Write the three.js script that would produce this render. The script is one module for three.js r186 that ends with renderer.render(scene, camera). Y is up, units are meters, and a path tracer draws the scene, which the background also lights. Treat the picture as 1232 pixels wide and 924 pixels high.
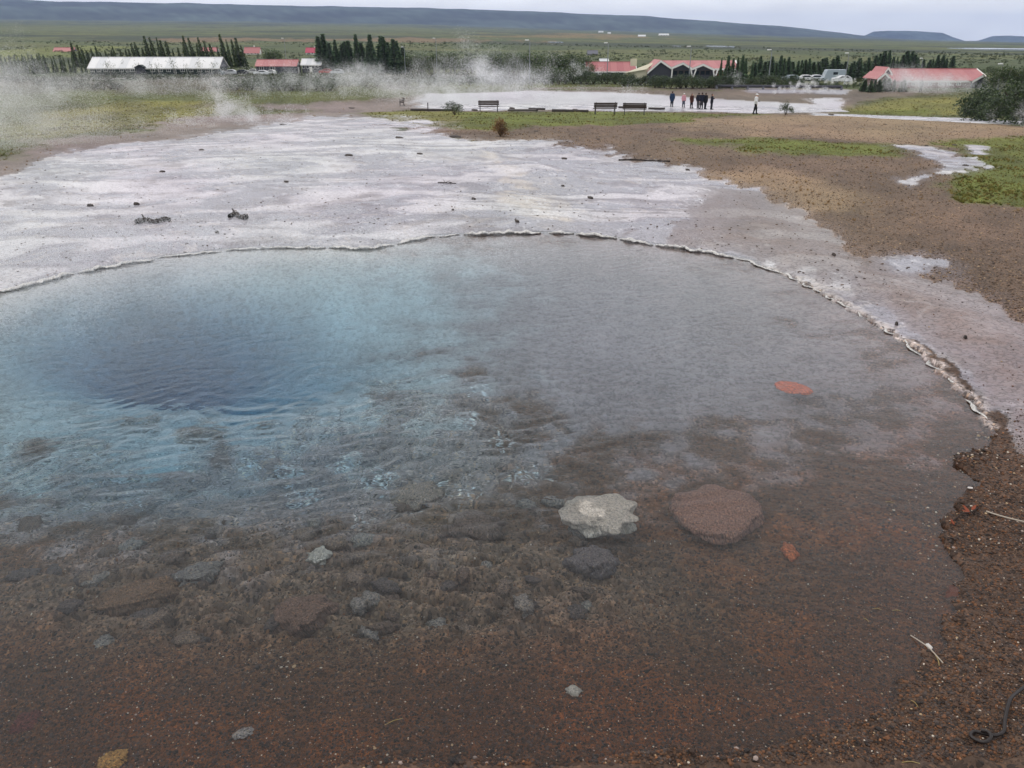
import * as THREE from 'three';
import { mergeGeometries } from 'three/addons/utils/BufferGeometryUtils.js';
import { MarchingCubes } from 'three/addons/objects/MarchingCubes.js';
import { RoundedBoxGeometry } from 'three/addons/geometries/RoundedBoxGeometry.js';
import { createNoise2D, createNoise3D } from 'simplex-noise';

// ------------------------------------------------------------ camera, sky, sun, exposure
const EYE = 2.6, FOCAL = 960, PITCH = THREE.MathUtils.degToRad(23.33);
const scene = new THREE.Scene();
const camera = new THREE.PerspectiveCamera(2 * THREE.MathUtils.radToDeg(Math.atan(462 / FOCAL)), 1232 / 924, 0.1, 80000);
camera.position.set(0, EYE, 0);
camera.rotation.set(-PITCH, 0, 0);
scene.add(camera);
const renderer = new THREE.WebGLRenderer({ antialias: true });
renderer.toneMapping = THREE.LinearToneMapping;
renderer.toneMappingExposure = 1.08;
renderer.shadowMap.enabled = true;

const rngOf = (s) => () => { s = (s + 0x6d2b79f5) | 0; let t = Math.imul(s ^ (s >>> 15), 1 | s); t = (t + Math.imul(t ^ (t >>> 7), 61 | t)) ^ t; return ((t ^ (t >>> 14)) >>> 0) / 4294967296; };
const rnd = rngOf(7);
const n2 = createNoise2D(rngOf(11)), n3 = createNoise3D(rngOf(12));
const clamp = THREE.MathUtils.clamp, lerp = THREE.MathUtils.lerp;
const sstep = (a, b, x) => { const t = clamp((x - a) / (b - a), 0, 1); return t * t * (3 - 2 * t); };
const fbm = (x, y, o = 4) => { let s = 0, a = 0.5, f = 1; for (let i = 0; i < o; i++) { s += a * n2(x * f + i * 17.3, y * f - i * 9.1); a *= 0.5; f *= 2.03; } return s; };
const R = (a, b) => a + (b - a) * rnd();

{ // overcast sky: layered cloud, darkened towards the zenith to weaken reflections on near water
  const W = 1024, H = 512, d = new Float32Array(W * H * 4);
  for (let j = 0; j < H; j++) {
    const el = ((j + 0.5) / H - 0.5) * Math.PI, s = Math.max(0, Math.sin(el));
    for (let i = 0; i < W; i++) {
      const az = ((i + 0.5) / W - 0.5) * 2 * Math.PI, k = 1 / (s + 0.06);
      const x = Math.cos(az) * Math.cos(el) * k, z = Math.sin(az) * Math.cos(el) * k;
      const c = fbm(x * 0.55 + 3, z * 0.55, 5) * 0.75 + n3(Math.cos(az) * 9, el * 46, Math.sin(az) * 9) * 0.34 + n3(Math.cos(az) * 26, el * 120, Math.sin(az) * 26) * 0.14;
      const L = (1.12 - 0.4 * s) * (1 + 0.17 * c), o = (j * W + i) * 4;
      d[o] = L * 0.985; d[o + 1] = L * 0.995; d[o + 2] = L * 1.035; d[o + 3] = 1;
    }
  }
  const t = new THREE.DataTexture(d, W, H, THREE.RGBAFormat, THREE.FloatType);
  t.mapping = THREE.EquirectangularReflectionMapping; t.magFilter = THREE.LinearFilter; t.minFilter = THREE.LinearFilter; t.needsUpdate = true;
  scene.background = t; scene.environment = t;
}
const sun = new THREE.DirectionalLight(0xfff4e6, 0.8);
sun.position.set(-40, 90, -35); sun.castShadow = true; sun.shadow.radius = 40;
Object.assign(sun.shadow.camera, { left: -120, right: 120, top: 120, bottom: -120, far: 400 });
scene.add(sun);
scene.fog = new THREE.FogExp2(0xa4bdea, 0.000055);

// ------------------------------------------------------------ helpers
const taken = new Map();
const numbered = (name) => { const k = taken.get(name) ?? 0; taken.set(name, k + 1); return k ? name + '_' + String(k).padStart(3, '0') : name; };
function tag(o, label, category, group, kind) {
  if (label) o.userData.label = label;
  if (category) o.userData.category = category;
  if (group) o.userData.group = group;
  if (kind) o.userData.kind = kind;
  return o;
}
const lit = (o) => { o.traverse((c) => { if (c.isMesh) { c.castShadow = true; c.receiveShadow = true; } }); return o; };
function mesh(name, geo, mat, parent) {
  const m = new THREE.Mesh(geo, mat); m.name = parent ? name : numbered(name); m.castShadow = m.receiveShadow = true;
  (parent ?? scene).add(m); return m;
}
function thing(name, x, y, z, turn = 0) { const g = new THREE.Group(); g.name = numbered(name); g.position.set(x, y, z); g.rotation.y = turn; scene.add(g); return g; }
function copyOf(o) { const c = o.clone(); c.name = numbered(o.name.replace(/_\d{3}$/, '')); c.userData = { ...o.userData }; scene.add(c); return c; }
const rgb = (r, g, b) => new THREE.Color().setRGB(r, g, b);
const srgb = (r, g, b) => new THREE.Color().setRGB(r / 255, g / 255, b / 255, THREE.SRGBColorSpace);
const mat = (c, o = {}) => new THREE.MeshStandardMaterial({ color: c, roughness: 0.8, ...o });
const box = (w, h, d, x = 0, y = 0, z = 0) => new THREE.BoxGeometry(w, h, d).translate(x, y, z);
const cyl = (r0, r1, h, x = 0, y = 0, z = 0, n = 8) => new THREE.CylinderGeometry(r0, r1, h, n).translate(x, y, z);
const plain = (g) => { const o = g.index ? g.toNonIndexed() : g; for (const k of Object.keys(o.attributes)) if (k !== 'position' && k !== 'normal') o.deleteAttribute(k); return o; };
const merged = (...gs) => mergeGeometries(gs.flat().map(plain));
function bar(a, b, r0, r1 = r0, n = 6) {
  const A = new THREE.Vector3(...a), B = new THREE.Vector3(...b), L = A.distanceTo(B);
  const g = new THREE.CylinderGeometry(r1, r0, L, n);
  g.applyQuaternion(new THREE.Quaternion().setFromUnitVectors(new THREE.Vector3(0, 1, 0), B.clone().sub(A).normalize()));
  return g.translate(...A.add(B).multiplyScalar(0.5).toArray());
}
function flatGeo(pts, faces) { // polygons as fans, flat shaded
  const p = [];
  for (const f of faces) for (let i = 1; i + 1 < f.length; i++) p.push(...pts[f[0]], ...pts[f[i]], ...pts[f[i + 1]]);
  const g = new THREE.BufferGeometry(); g.setAttribute('position', new THREE.Float32BufferAttribute(p, 3)); g.computeVertexNormals(); return g;
}
function slab(a, b, c, d, t) { // four corners (counter-clockwise seen from outside) made t thick
  const A = [a, b, c, d].map((v) => new THREE.Vector3(...v)), n = A[1].clone().sub(A[0]).cross(A[3].clone().sub(A[0])).normalize().multiplyScalar(-t);
  const p = [...A, ...A.map((v) => v.clone().add(n))].map((v) => v.toArray());
  return flatGeo(p, [[0, 1, 2, 3], [7, 6, 5, 4], [0, 4, 5, 1], [1, 5, 6, 2], [2, 6, 7, 3], [3, 7, 4, 0]]);
}

// ------------------------------------------------------------ where things stand: a photo pixel is a direction, the ground gives its distance
const CP = Math.cos(PITCH), SP = Math.sin(PITCH);
const dirOf = (px, py) => { const u = (px - 616) / FOCAL, v = (462 - py) / FOCAL; return new THREE.Vector3(u, v * CP - SP, -(CP + v * SP)).normalize(); };
const onPlane = (px, py, y = 0) => { const d = dirOf(px, py), t = (y - EYE) / d.y; return [d.x * t, d.z * t]; };
function inBed(px, py, depth) { // where the refracted ray meets that depth
  const d = dirOf(px, py), [x, z] = onPlane(px, py), s = Math.hypot(d.x, d.z) / 1.33, off = depth * s / Math.sqrt(1 - s * s), k = Math.hypot(d.x, d.z);
  return [x + d.x / k * off, z + d.z / k * off];
}
const polySD = (P, x, z) => { // signed distance, positive inside
  let best = 1e18, inside = false;
  for (let i = 0, j = P.length - 1; i < P.length; j = i++) {
    const [ax, az] = P[i], [bx, bz] = P[j], ex = bx - ax, ez = bz - az, t = clamp(((x - ax) * ex + (z - az) * ez) / (ex * ex + ez * ez), 0, 1);
    const dx = x - ax - t * ex, dz = z - az - t * ez, d = dx * dx + dz * dz;
    if (d < best) best = d;
    if ((az > z) !== (bz > z) && x < (bx - ax) * (z - az) / (bz - az) + ax) inside = !inside;
  }
  return (inside ? 1 : -1) * Math.sqrt(best);
};

const RIM_PX = [[-260, 440], [-120, 392], [0, 353], [60, 337], [130, 322], [200, 310], [270, 302], [340, 299], [400, 299], [440, 300], [480, 294], [520, 285], [560, 283], [620, 281], [680, 281], [740, 288], [790, 296], [840, 303], [890, 312], [950, 333], [1010, 365], [1060, 393], [1100, 420], [1140, 455], [1170, 485], [1190, 515]];
const SHORE_PX = [[1183, 538], [1150, 558], [1172, 580], [1150, 606], [1128, 640], [1140, 664], [1160, 700], [1150, 740], [1128, 772], [1100, 815], [1050, 858], [980, 894], [880, 904], [740, 912], [600, 908], [520, 916], [430, 918], [300, 940], [100, 965], [-150, 1000]];
const POOL = [...RIM_PX, ...SHORE_PX].map(([a, b]) => onPlane(a, b)).concat([[-3.6, -1.4], [-6.0, -2.6], [-7.6, -4.6], [-7.4, -6.2]]);
const poolSD = (x, z) => {
  const w = 0.05 * n2(x * 3.1, z * 3.1) + 0.025 * n2(x * 9, z * 9);
  return polySD(POOL, x, z) + w;
};
const HOLE = inBed(205, 440, 1.5), HOLE2 = inBed(330, 470, 1.2), BASIN = inBed(230, 440, 0.9), SHELF = inBed(470, 350, 0.5);
const FRONT = inBed(330, 560, 0.6), FRONT2 = inBed(90, 560, 0.5);
const SILICA = [[-200, 470], [-100, 395], [0, 350], [150, 322], [300, 312], [430, 308], [520, 322], [530, 380], [480, 440], [420, 490], [300, 520], [150, 530], [0, 540], [-150, 570]].map(([a, b]) => inBed(a, b, 0.9));
const MUD_SHEEN = [[-200, 380], [0, 345], [300, 303], [520, 292], [700, 290], [860, 312], [980, 360], [1080, 440], [1060, 490], [940, 520], [800, 520], [690, 500], [560, 450], [300, 420], [0, 430]].map(([a, b]) => inBed(a, b, 0.3));
const DUST = [[-100, 540], [60, 500], [300, 490], [460, 440], [560, 430], [640, 500], [640, 580], [540, 640], [380, 660], [200, 650], [0, 640]].map(([a, b]) => inBed(a, b, 0.5));
const GLINT_FLECKS = [[365, 590, 1.2], [345, 553, 1], [300, 540, 1], [412, 548, 1], [455, 575, 1.2], [532, 460, 0.8], [577, 475, 0.9], [560, 512, 0.9], [603, 536, 0.9], [522, 585, 0.9], [506, 625, 0.7], [566, 606, 0.8], [620, 582, 0.7], [160, 590, 0.7], [200, 620, 0.6], [436, 640, 0.7], [655, 580, 0.6], [455, 500, 0.7]].map(([a, b, k]) => [...inBed(a, b, 0.55), k]);
const gauss = (x, z, c, a, b, turn = 0) => { const dx = x - c[0], dz = z - c[1], C = Math.cos(turn), S = Math.sin(turn), u = (dx * C + dz * S) / a, v = (-dx * S + dz * C) / b; return Math.exp(-(u * u + v * v)); };
const LEDGE = onPlane(430, 690), LEDGE2 = onPlane(150, 690), LEDGE3 = onPlane(640, 680);
const ledgeAmount = (x, z) => Math.min(1, gauss(x, z, LEDGE, 1.3, 0.42) + gauss(x, z, LEDGE2, 1.1, 0.36) * 0.8 + gauss(x, z, LEDGE3, 0.75, 0.42) * 0.9 + 0.55 * gauss(x, z, onPlane(400, 580), 1.4, 0.8));
function poolDepth(x, z, d) {
  const shelf = 0.035 + 0.16 * sstep(0, 1.0, d) + 0.14 * sstep(0.6, 2.6, d);
  const basin = 0.62 * gauss(x, z, BASIN, 2.4, 1.6, -0.1) + 0.28 * gauss(x, z, SHELF, 1.6, 1.2);
  const front = 0.3 * gauss(x, z, FRONT, 1.7, 0.75) + 0.25 * gauss(x, z, FRONT2, 1.3, 0.8);
  const hole = 1.9 * gauss(x, z, HOLE, 1.0, 0.78, -0.15) + 0.55 * gauss(x, z, HOLE2, 0.9, 0.6);
  const farLip = sstep(0.02, 0.9, d);
  return shelf + (basin + hole + front) * farLip;
}
const EDGE_ROWS = [[-400, 27], [0, 28], [300, 28], [500, 30], [700, 37], [900, 44], [1000, 47], [1100, 50], [1232, 52.5], [1700, 55]];
const piece = (L, x) => { if (x <= L[0][0]) return L[0][1]; for (let i = 1; i < L.length; i++) if (x <= L[i][0]) { const [a, p] = L[i - 1], [b, q] = L[i], t = (x - a) / (b - a); return lerp(p, q, t); } return L[L.length - 1][1]; };
const azToPx = (th) => 616 + FOCAL * Math.tan(clamp(th, -1.1, 1.1)) / CP * 1.0 * (CP);   // bearing near the horizon -> column
const elevOf = (row) => Math.atan((462 - row) / FOCAL) - PITCH;
function baseLand(x, z) { // the lie of the land without pool and small relief
  const r = Math.hypot(x, z), f = -z, th = Math.atan2(x, Math.max(f, 0.001) === 0.001 ? Math.abs(f) : f);
  const dist = f > 0 ? r : r * 0.4;
  let y = 0;
  if (dist > 9.5) y = -0.0505 * (dist - 9.5) * sstep(6, 16, dist);
  if (dist > 74) {
    const brow = -0.0505 * (Math.min(dist, 80) - 9.5);
    y = lerp(Math.min(y, brow), -5.05, sstep(77, 97, dist));
    if (dist > 80) y = lerp(Math.max(y, -5.05), -5.05, sstep(80, 97, dist));
  }
  if (dist > 150) y -= 2.9 * sstep(150, 270, dist);
  if (dist > 105) y += 0.35 * sstep(105, 160, dist) * n2(x / 60, z / 60);
  if (dist > 300) {
    const edge = 2.6 + Math.tan(elevOf(piece(EDGE_ROWS, azToPx(f > 0 ? th : 0)))) * 7000, t = clamp((dist - 300) / 6700, 0, 1.6);
    y = lerp(-7.95, edge, Math.pow(t, 1.15)) + 0.35 * sstep(105, 160, dist) * n2(x / 60, z / 60) + sstep(300, 1500, dist) * (dist * 0.0012) * fbm(x / 900, z / 900, 3);
  }
  if (f > -3 && dist < 3 || f <= 0) y += 0.95 * sstep(2.0, 0.2, dist) * (r < 8 ? 1 : 0);
  return y;
}
function ray(px, py) { // first meeting of the ray with the land
  const d = dirOf(px, py), h = Math.hypot(d.x, d.z); let a = 0.6, b = a;
  const over = (r) => EYE + d.y / h * r - baseLand(d.x / h * r, d.z / h * r);
  for (; b < 40000; a = b, b *= 1.007) if (over(b) < 0) break;
  for (let i = 0; i < 30; i++) { const m = (a + b) / 2; if (over(m) < 0) b = m; else a = m; }
  return [d.x / h * b, d.z / h * b];
}
const metresPerPx = (x, z, y = -5) => { const depth = -z * CP + (EYE - y) * SP; return depth / FOCAL; };

// ------------------------------------------------------------ the ground's matter, zone by zone
const Z = (px, color, kind, soft = 0.012, wob = 0.03, vary = 0.18) => ({ P: px.map(([a, b]) => ray(a, b)), c: color, kind, soft, wob, vary });
const C = {
  heath: srgb(74, 86, 50), heath2: srgb(94, 100, 58), darkHeath: srgb(48, 58, 44), white: srgb(196, 193, 198), grey: srgb(158, 155, 162), pink: srgb(128, 111, 104), brown: srgb(104, 84, 66), dark: srgb(78, 60, 47),
  tan: srgb(136, 114, 88), turf: srgb(102, 110, 44), yellow: srgb(122, 120, 62), soil: srgb(104, 92, 80), road: srgb(118, 116, 116), cream: srgb(204, 194, 186), hay: srgb(120, 104, 66), ash: srgb(128, 116, 112), mud: srgb(142, 138, 145), clean: srgb(222, 219, 221), scurf: srgb(132, 122, 120),
};
// kinds: 0 gravel, 1 sinter, 2 turf
const ZONES = [
  Z([[-400, 118], [-100, 104], [120, 96], [330, 104], [480, 98], [700, 101], [1000, 106], [1240, 112], [1700, 130], [1700, 180], [1232, 152], [1000, 138], [400, 136], [0, 170], [-400, 220]], C.heath2, 2, 0.02, 0.04, 0.3),
  Z([[-300, 93], [90, 91], [180, 96], [420, 99], [520, 104], [300, 108], [100, 112], [-300, 118]], srgb(98, 95, 84), 2, 0.04, 0.1, 0.3),
  Z([[400, 124], [480, 118], [560, 112], [640, 108], [860, 108], [1040, 108], [1140, 110], [1060, 126], [1010, 137], [780, 135], [470, 136]], C.soil, 0, 0.02, 0.05, 0.3),
  Z([[-400, 170], [0, 158], [90, 140], [150, 122], [260, 120], [340, 128], [420, 130], [420, 150], [300, 170], [0, 240], [-400, 300]], C.heath2, 2, 0.03, 0.06, 0.3),
  Z([[-100, 168], [40, 138], [140, 123], [262, 122], [262, 146], [180, 152], [60, 165]], C.yellow, 2, 0.02, 0.05, 0.35),
  Z([[-400, 250], [0, 195], [90, 165], [200, 150], [330, 136], [420, 128], [470, 132], [500, 150], [300, 180], [-400, 320]], C.ash, 0, 0.03, 0.07, 0.3),
  // brown field right of the spring
  Z([[560, 172], [500, 163], [470, 150], [440, 138], [560, 134], [780, 135], [1000, 138], [1232, 151], [1700, 175], [1700, 700], [1232, 470], [1100, 380], [960, 310], [900, 268], [800, 230], [680, 196]], C.brown, 0, 0.01, 0.04, 0.3),
  Z([[800, 142], [900, 139], [1000, 139], [1232, 152], [1600, 176], [1600, 220], [1232, 180], [1100, 176], [960, 168], [840, 158]], C.tan, 0, 0.03, 0.06, 0.22),
  Z([[840, 215], [930, 205], [1060, 240], [1060, 265], [960, 258], [880, 236]], C.tan, 0, 0.04, 0.05, 0.25),
  Z([[428, 137], [560, 134], [780, 135], [900, 137], [840, 146], [640, 152], [600, 160], [540, 152], [480, 148]], C.turf, 2, 0.02, 0.06, 0.3),
  Z([[420, 136], [500, 134], [560, 135], [545, 146], [500, 151], [460, 144]], C.yellow, 2, 0.02, 0.05, 0.3),
  Z([[860, 172], [960, 168], [1080, 178], [1090, 190], [960, 188]], C.turf, 2, 0.04, 0.08, 0.3),
  Z([[1095, 238], [1120, 222], [1160, 208], [1180, 190], [1150, 174], [1232, 166], [1700, 175], [1700, 330], [1232, 256], [1150, 250]], C.turf, 2, 0.02, 0.06, 0.35),
  Z([[1010, 136], [1045, 119], [1150, 116], [1260, 130], [1240, 142], [1100, 139]], C.yellow, 2, 0.012, 0.03, 0.3),
  Z([[1030, 134], [1100, 128], [1150, 132], [1150, 139], [1050, 138]], C.turf, 2, 0.02, 0.04, 0.3),
  // sinter
  Z([[-500, 300], [-200, 240], [0, 212], [110, 182], [240, 160], [330, 146], [395, 138], [425, 137], [470, 145], [500, 160], [560, 170], [650, 172], [720, 190], [800, 206], [880, 234], [950, 266], [1010, 300], [1090, 335], [1232, 402], [1600, 560], [1600, 640], [1232, 545], [1180, 520], [1100, 430], [900, 340], [600, 330], [0, 420], [-500, 600]], C.grey, 1, 0.03, 0.07, 0.12),
  Z([[800, 296], [840, 262], [890, 236], [960, 264], [1015, 294], [1095, 328], [1232, 396], [1600, 600], [1600, 700], [1210, 545], [1165, 475], [1060, 385], [960, 330]], C.pink, 1, 0.08, 0.06, 0.14),
  Z([[-300, 300], [60, 220], [200, 178], [330, 150], [400, 140], [430, 142], [500, 165], [600, 172], [560, 200], [420, 250], [300, 262], [100, 262], [-200, 330]], C.white, 1, 0.08, 0.1, 0.12),
  Z([[560, 172], [610, 190], [650, 225], [670, 260], [690, 284], [640, 282], [600, 250], [590, 210]], C.cream, 1, 0.012, 0.04, 0.1),
  Z([[480, 128], [520, 113], [640, 109], [780, 113], [880, 121], [1000, 127], [1012, 134], [900, 136], [780, 134], [560, 133]], C.white, 1, 0.008, 0.02, 0.1),
  Z([[270, 126], [420, 124], [480, 121], [480, 130], [430, 134], [330, 132]], C.ash, 0, 0.03, 0.05, 0.2),
  Z([[970, 118], [1018, 118], [1012, 127], [990, 130]], C.white, 1, 0.006, 0.02, 0.1),
  Z([[900, 106], [1020, 109], [1010, 113], [900, 111]], C.grey, 1, 0.006, 0.02, 0.1),
  Z([[1094, 178], [1132, 188], [1168, 200], [1140, 212], [1116, 222], [1112, 238], [1085, 234], [1066, 224], [1112, 212], [1140, 204], [1112, 192]], C.mud, 1, 0.02, 0.05, 0.12),
  Z([[1170, 175], [1182, 180], [1176, 188], [1168, 182]], C.grey, 1, 0.006, 0.02, 0.1),
  Z([[980, 136.5], [1060, 139], [1160, 142], [1300, 149], [1300, 154], [1150, 147], [1050, 142], [980, 138.5]], C.white, 1, 0.004, 0.008, 0.1),
  Z([[1065, 318], [1085, 313], [1130, 322], [1120, 334], [1080, 332]], C.mud, 1, 0.05, 0.06, 0.1),
  // road by the houses and the car park
  Z([[-300, 94], [200, 93.2], [400, 91], [560, 90], [640, 92], [900, 100], [900, 101], [640, 93.4], [560, 91.6], [400, 92.6], [200, 95], [-300, 96]], C.road, 0, 0.004, 0.006, 0.06),
  Z([[640, 106], [860, 106.5], [1020, 107], [1020, 108.2], [860, 107.6], [640, 107.4]], C.ash, 0, 0.004, 0.006, 0.06),
  // far fields
  Z([[-300, 60], [120, 58], [180, 68], [-300, 74]], srgb(110, 118, 62), 2, 0.05, 0.15, 0.25),
  Z([[620, 41.5], [680, 40], [780, 42.5], [770, 46], [640, 45.5]], C.hay, 2, 0.05, 0.15, 0.2),
  Z([[-300, 33], [300, 31], [560, 34], [560, 37], [300, 36], [-300, 39]], srgb(92, 100, 62), 2, 0.08, 0.2, 0.2),
  Z([[200, 46], [560, 47], [700, 49], [560, 50.5], [200, 49.5]], srgb(118, 100, 74), 2, 0.03, 0.15, 0.2),
];
const tmpC = new THREE.Color();
function landColor(x, z) {
  const r = Math.hypot(x, z) + 0.01, k = 1 / Math.pow(r, 0.75) * 1.3;
  let c = tmpC.copy(C.heath), kind = 2, vary = 0.25, q0 = false;
  if (r > 180) { const s = fbm(x / 260, z / 190, 4), w = fbm(x / 900 + 5, z / 700, 3); c.lerp(C.heath2, sstep(-0.2, 0.3, s)); c.lerp(C.darkHeath, sstep(0.02, 0.3, w) * 0.8); }
  const wa = n2(x * k, z * k) + 0.55 * n2(x * k * 2.7, z * k * 2.7) + 0.45 * n2(x * k * 7, z * k * 7) + 0.35 * n2(x * k * 19, z * k * 19);
  for (const q of ZONES) {
    if (!q.B) { let a = 1e9, b = -1e9, e = 1e9, f = -1e9; for (const [u, v] of q.P) { a = Math.min(a, u); b = Math.max(b, u); e = Math.min(e, v); f = Math.max(f, v); } q.B = [a, b, e, f]; }
    const m = r * (q.soft + q.wob * 1.6);
    if (x < q.B[0] - m || x > q.B[1] + m || z < q.B[2] - m || z > q.B[3] + m) continue;
    const d = polySD(q.P, x, z) / r + wa * q.wob * 0.55, t = sstep(-q.soft, q.soft, d);
    if (t > 0) { c.lerp(q.c, t); if (t > 0.5) { kind = q.kind; q0 = q.c === C.pink; } vary = lerp(vary, q.vary, t); }
  }
  if (kind === 1 && r < 110) { // washed and stained crust: grey silica mud, clean white sheets, thin cream runnels, brown scurf
    const wx = x + 2.2 * n2(x * 0.13, z * 0.13) + 0.5 * n2(x * 0.6, z * 0.6), wz = z + 2.2 * n2(x * 0.13 + 40, z * 0.13) + 0.5 * n2(x * 0.6 + 9, z * 0.6), a = fbm(wx * 0.2, wz * 0.3, 5);
    const dull = q0 ? 0.25 : 1; c.lerp(C.mud, sstep(-0.02, 0.26, a) * 0.9 * dull); c.lerp(C.clean, sstep(0.02, 0.32, -a) * 0.75 * dull);
    c.lerp(C.clean, 0.7 * dull * (1 - sstep(0, 0.05, Math.abs(n2(wx * 0.62 + 70, wz * 0.5) + 0.3 * n2(wx * 1.9, wz * 1.9)))));
    c.lerp(C.cream, 0.6 * dull * (1 - sstep(0, 0.05, Math.abs(n2(wx * 0.33 + 20, wz * 0.33)))));
    c.lerp(C.scurf, 0.45 * sstep(0.2, 0.42, fbm(wx * 0.45 + 30, wz * 0.9, 4) + 0.12 * n2(x * 3, z * 3)));
    c.lerp(C.scurf, 0.4 * sstep(0.55, 0.8, n2(x * 5, z * 5) * 0.5 + n2(x * 0.9, z * 0.9) * 0.6));
    if (a + 0.25 * n2(x * 0.8, z * 0.8) > 0.1 && !q0) kind = 3;
  }
  return { c, kind, vary };
}
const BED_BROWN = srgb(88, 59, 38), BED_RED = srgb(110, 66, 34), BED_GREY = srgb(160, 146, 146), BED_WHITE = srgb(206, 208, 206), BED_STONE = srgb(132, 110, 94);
function bedColor(x, z, d, depth) {
  const a = fbm(x * 1.1, z * 1.1, 4), b = fbm(x * 2.6 + 9, z * 2.6, 3);
  const c = tmpC.copy(BED_BROWN).lerp(BED_RED, sstep(-0.1, 0.35, a));
  const mud = z < -3 ? sstep(-0.9, 0.7, polySD(MUD_SHEEN, x, z) + 1.2 * a + 0.8 * b) : 0; let pale = mud; // mauve-grey silt, its colour lightened to stand in for sky reflection and steam
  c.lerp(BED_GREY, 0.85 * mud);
  c.lerp(BED_STONE, ledgeAmount(x, z) * 0.8);
  if (z < -2.6 && x < 2) c.lerp(BED_GREY, 0.7 * sstep(-0.4, 0.4, polySD(DUST, x, z) + 0.8 * a + 0.7 * b)); // settled silica dust
  if (z < -3 && x < 2) { const w = 0.9 * sstep(-1.3, 0.8, polySD(SILICA, x, z) + 1.1 * a + 0.6 * b); c.lerp(BED_WHITE, w); pale = Math.max(pale, w); } // the sheet of pale silica mud around the vent
  // white silica bits, with ripple glints painted into the bed colour
let fl = 0; for (const [fx, fz, k] of GLINT_FLECKS) { const u = (x - fx) / 0.15, v = (z - fz) / 0.22, e = u * u + v * v; if (e < 6) fl += k * Math.exp(-e); }
  fl = sstep(0.42, 0.6, Math.min(1, fl) * (0.35 + 0.75 * n2(x * 17, z * 17)) + 0.12 * n2(x * 34, z * 34));
  c.lerp(C.clean, fl * 0.95);
  return { c, kind: pale > 0.5 ? 1 : 0, vary: 0.16 };
}
function landAt(x, z) { // height with relief, colour and kind
  const r = Math.hypot(x, z), near = r < 40;
  let y = baseLand(x, z), d = -99;
  if (r < 22) d = poolSD(x, z);
  if (d > 0) {
    const depth = poolDepth(x, z, d), L = ledgeAmount(x, z);
    let rough = 0.012 * fbm(x * 6, z * 6, 3);
    rough += L * (0.15 * Math.abs(n2(x * 1.9, z * 2.4)) + 0.06 * Math.abs(n2(x * 4.6 + 3, z * 5.2)) + 0.012 * n2(x * 12, z * 12) - 0.08);
    rough *= sstep(0.0, 0.35, d);
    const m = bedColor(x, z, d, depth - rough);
    return { y: Math.min(-0.004 - 0.03 * sstep(0, 0.1, d), -depth + rough), ...m, wet: 1 };
  }
  const m = landColor(x, z);
  if (near && z < 0 || r < 9) {
    if (m.kind === 2 && r < 13) { m.c.copy(C.dark); m.kind = 0; }
    const bank = 0.018 + 0.05 * sstep(0, 0.9, -d) + 0.10 * sstep(0.3, 3.5, -d) * sstep(1.5, 3.5, x) * sstep(-9, -5, z);
    y += sstep(0, 0.02, -d) * (r < 22 ? bank : 0.068);
    if (z > -6.4 + 0.0 * x && r < 8.5) { // near shore: wet dark gravel
      const t = sstep(-5.5, -3.9, z + 0.35 * n2(x * 1.7, z * 1.7) + 0.15 * n2(x * 6, z * 6));
      m.c.lerp(C.dark, t * 0.9); if (t > 0.5) m.kind = 0; m.vary = lerp(m.vary, 0.25, t);
    }
  }
  if (d > -0.5 && d < 0 && z < -5.2) { const t = sstep(-0.10, -0.02, d + 0.05 * n2(x * 5, z * 5)); m.c.lerp(C.cream, t * 0.7); }
  const s = 1 / Math.pow(Math.max(r, 3), 0.8);
  if (r < 110) y += (m.kind & 1 ? 0.012 : m.kind === 2 ? 0.05 : 0.03) * (r < 8 ? 0.8 : 1) * fbm(x * 3.2 * s * 3, z * 3.2 * s * 3, 3) + (m.kind === 0 ? 0.012 : 0.006) * n2(x * 7, z * 7) * sstep(60, 25, r);
  return { y, ...m, wet: 0 };
}
const groundY = (x, z) => landAt(x, z).y;

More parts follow.
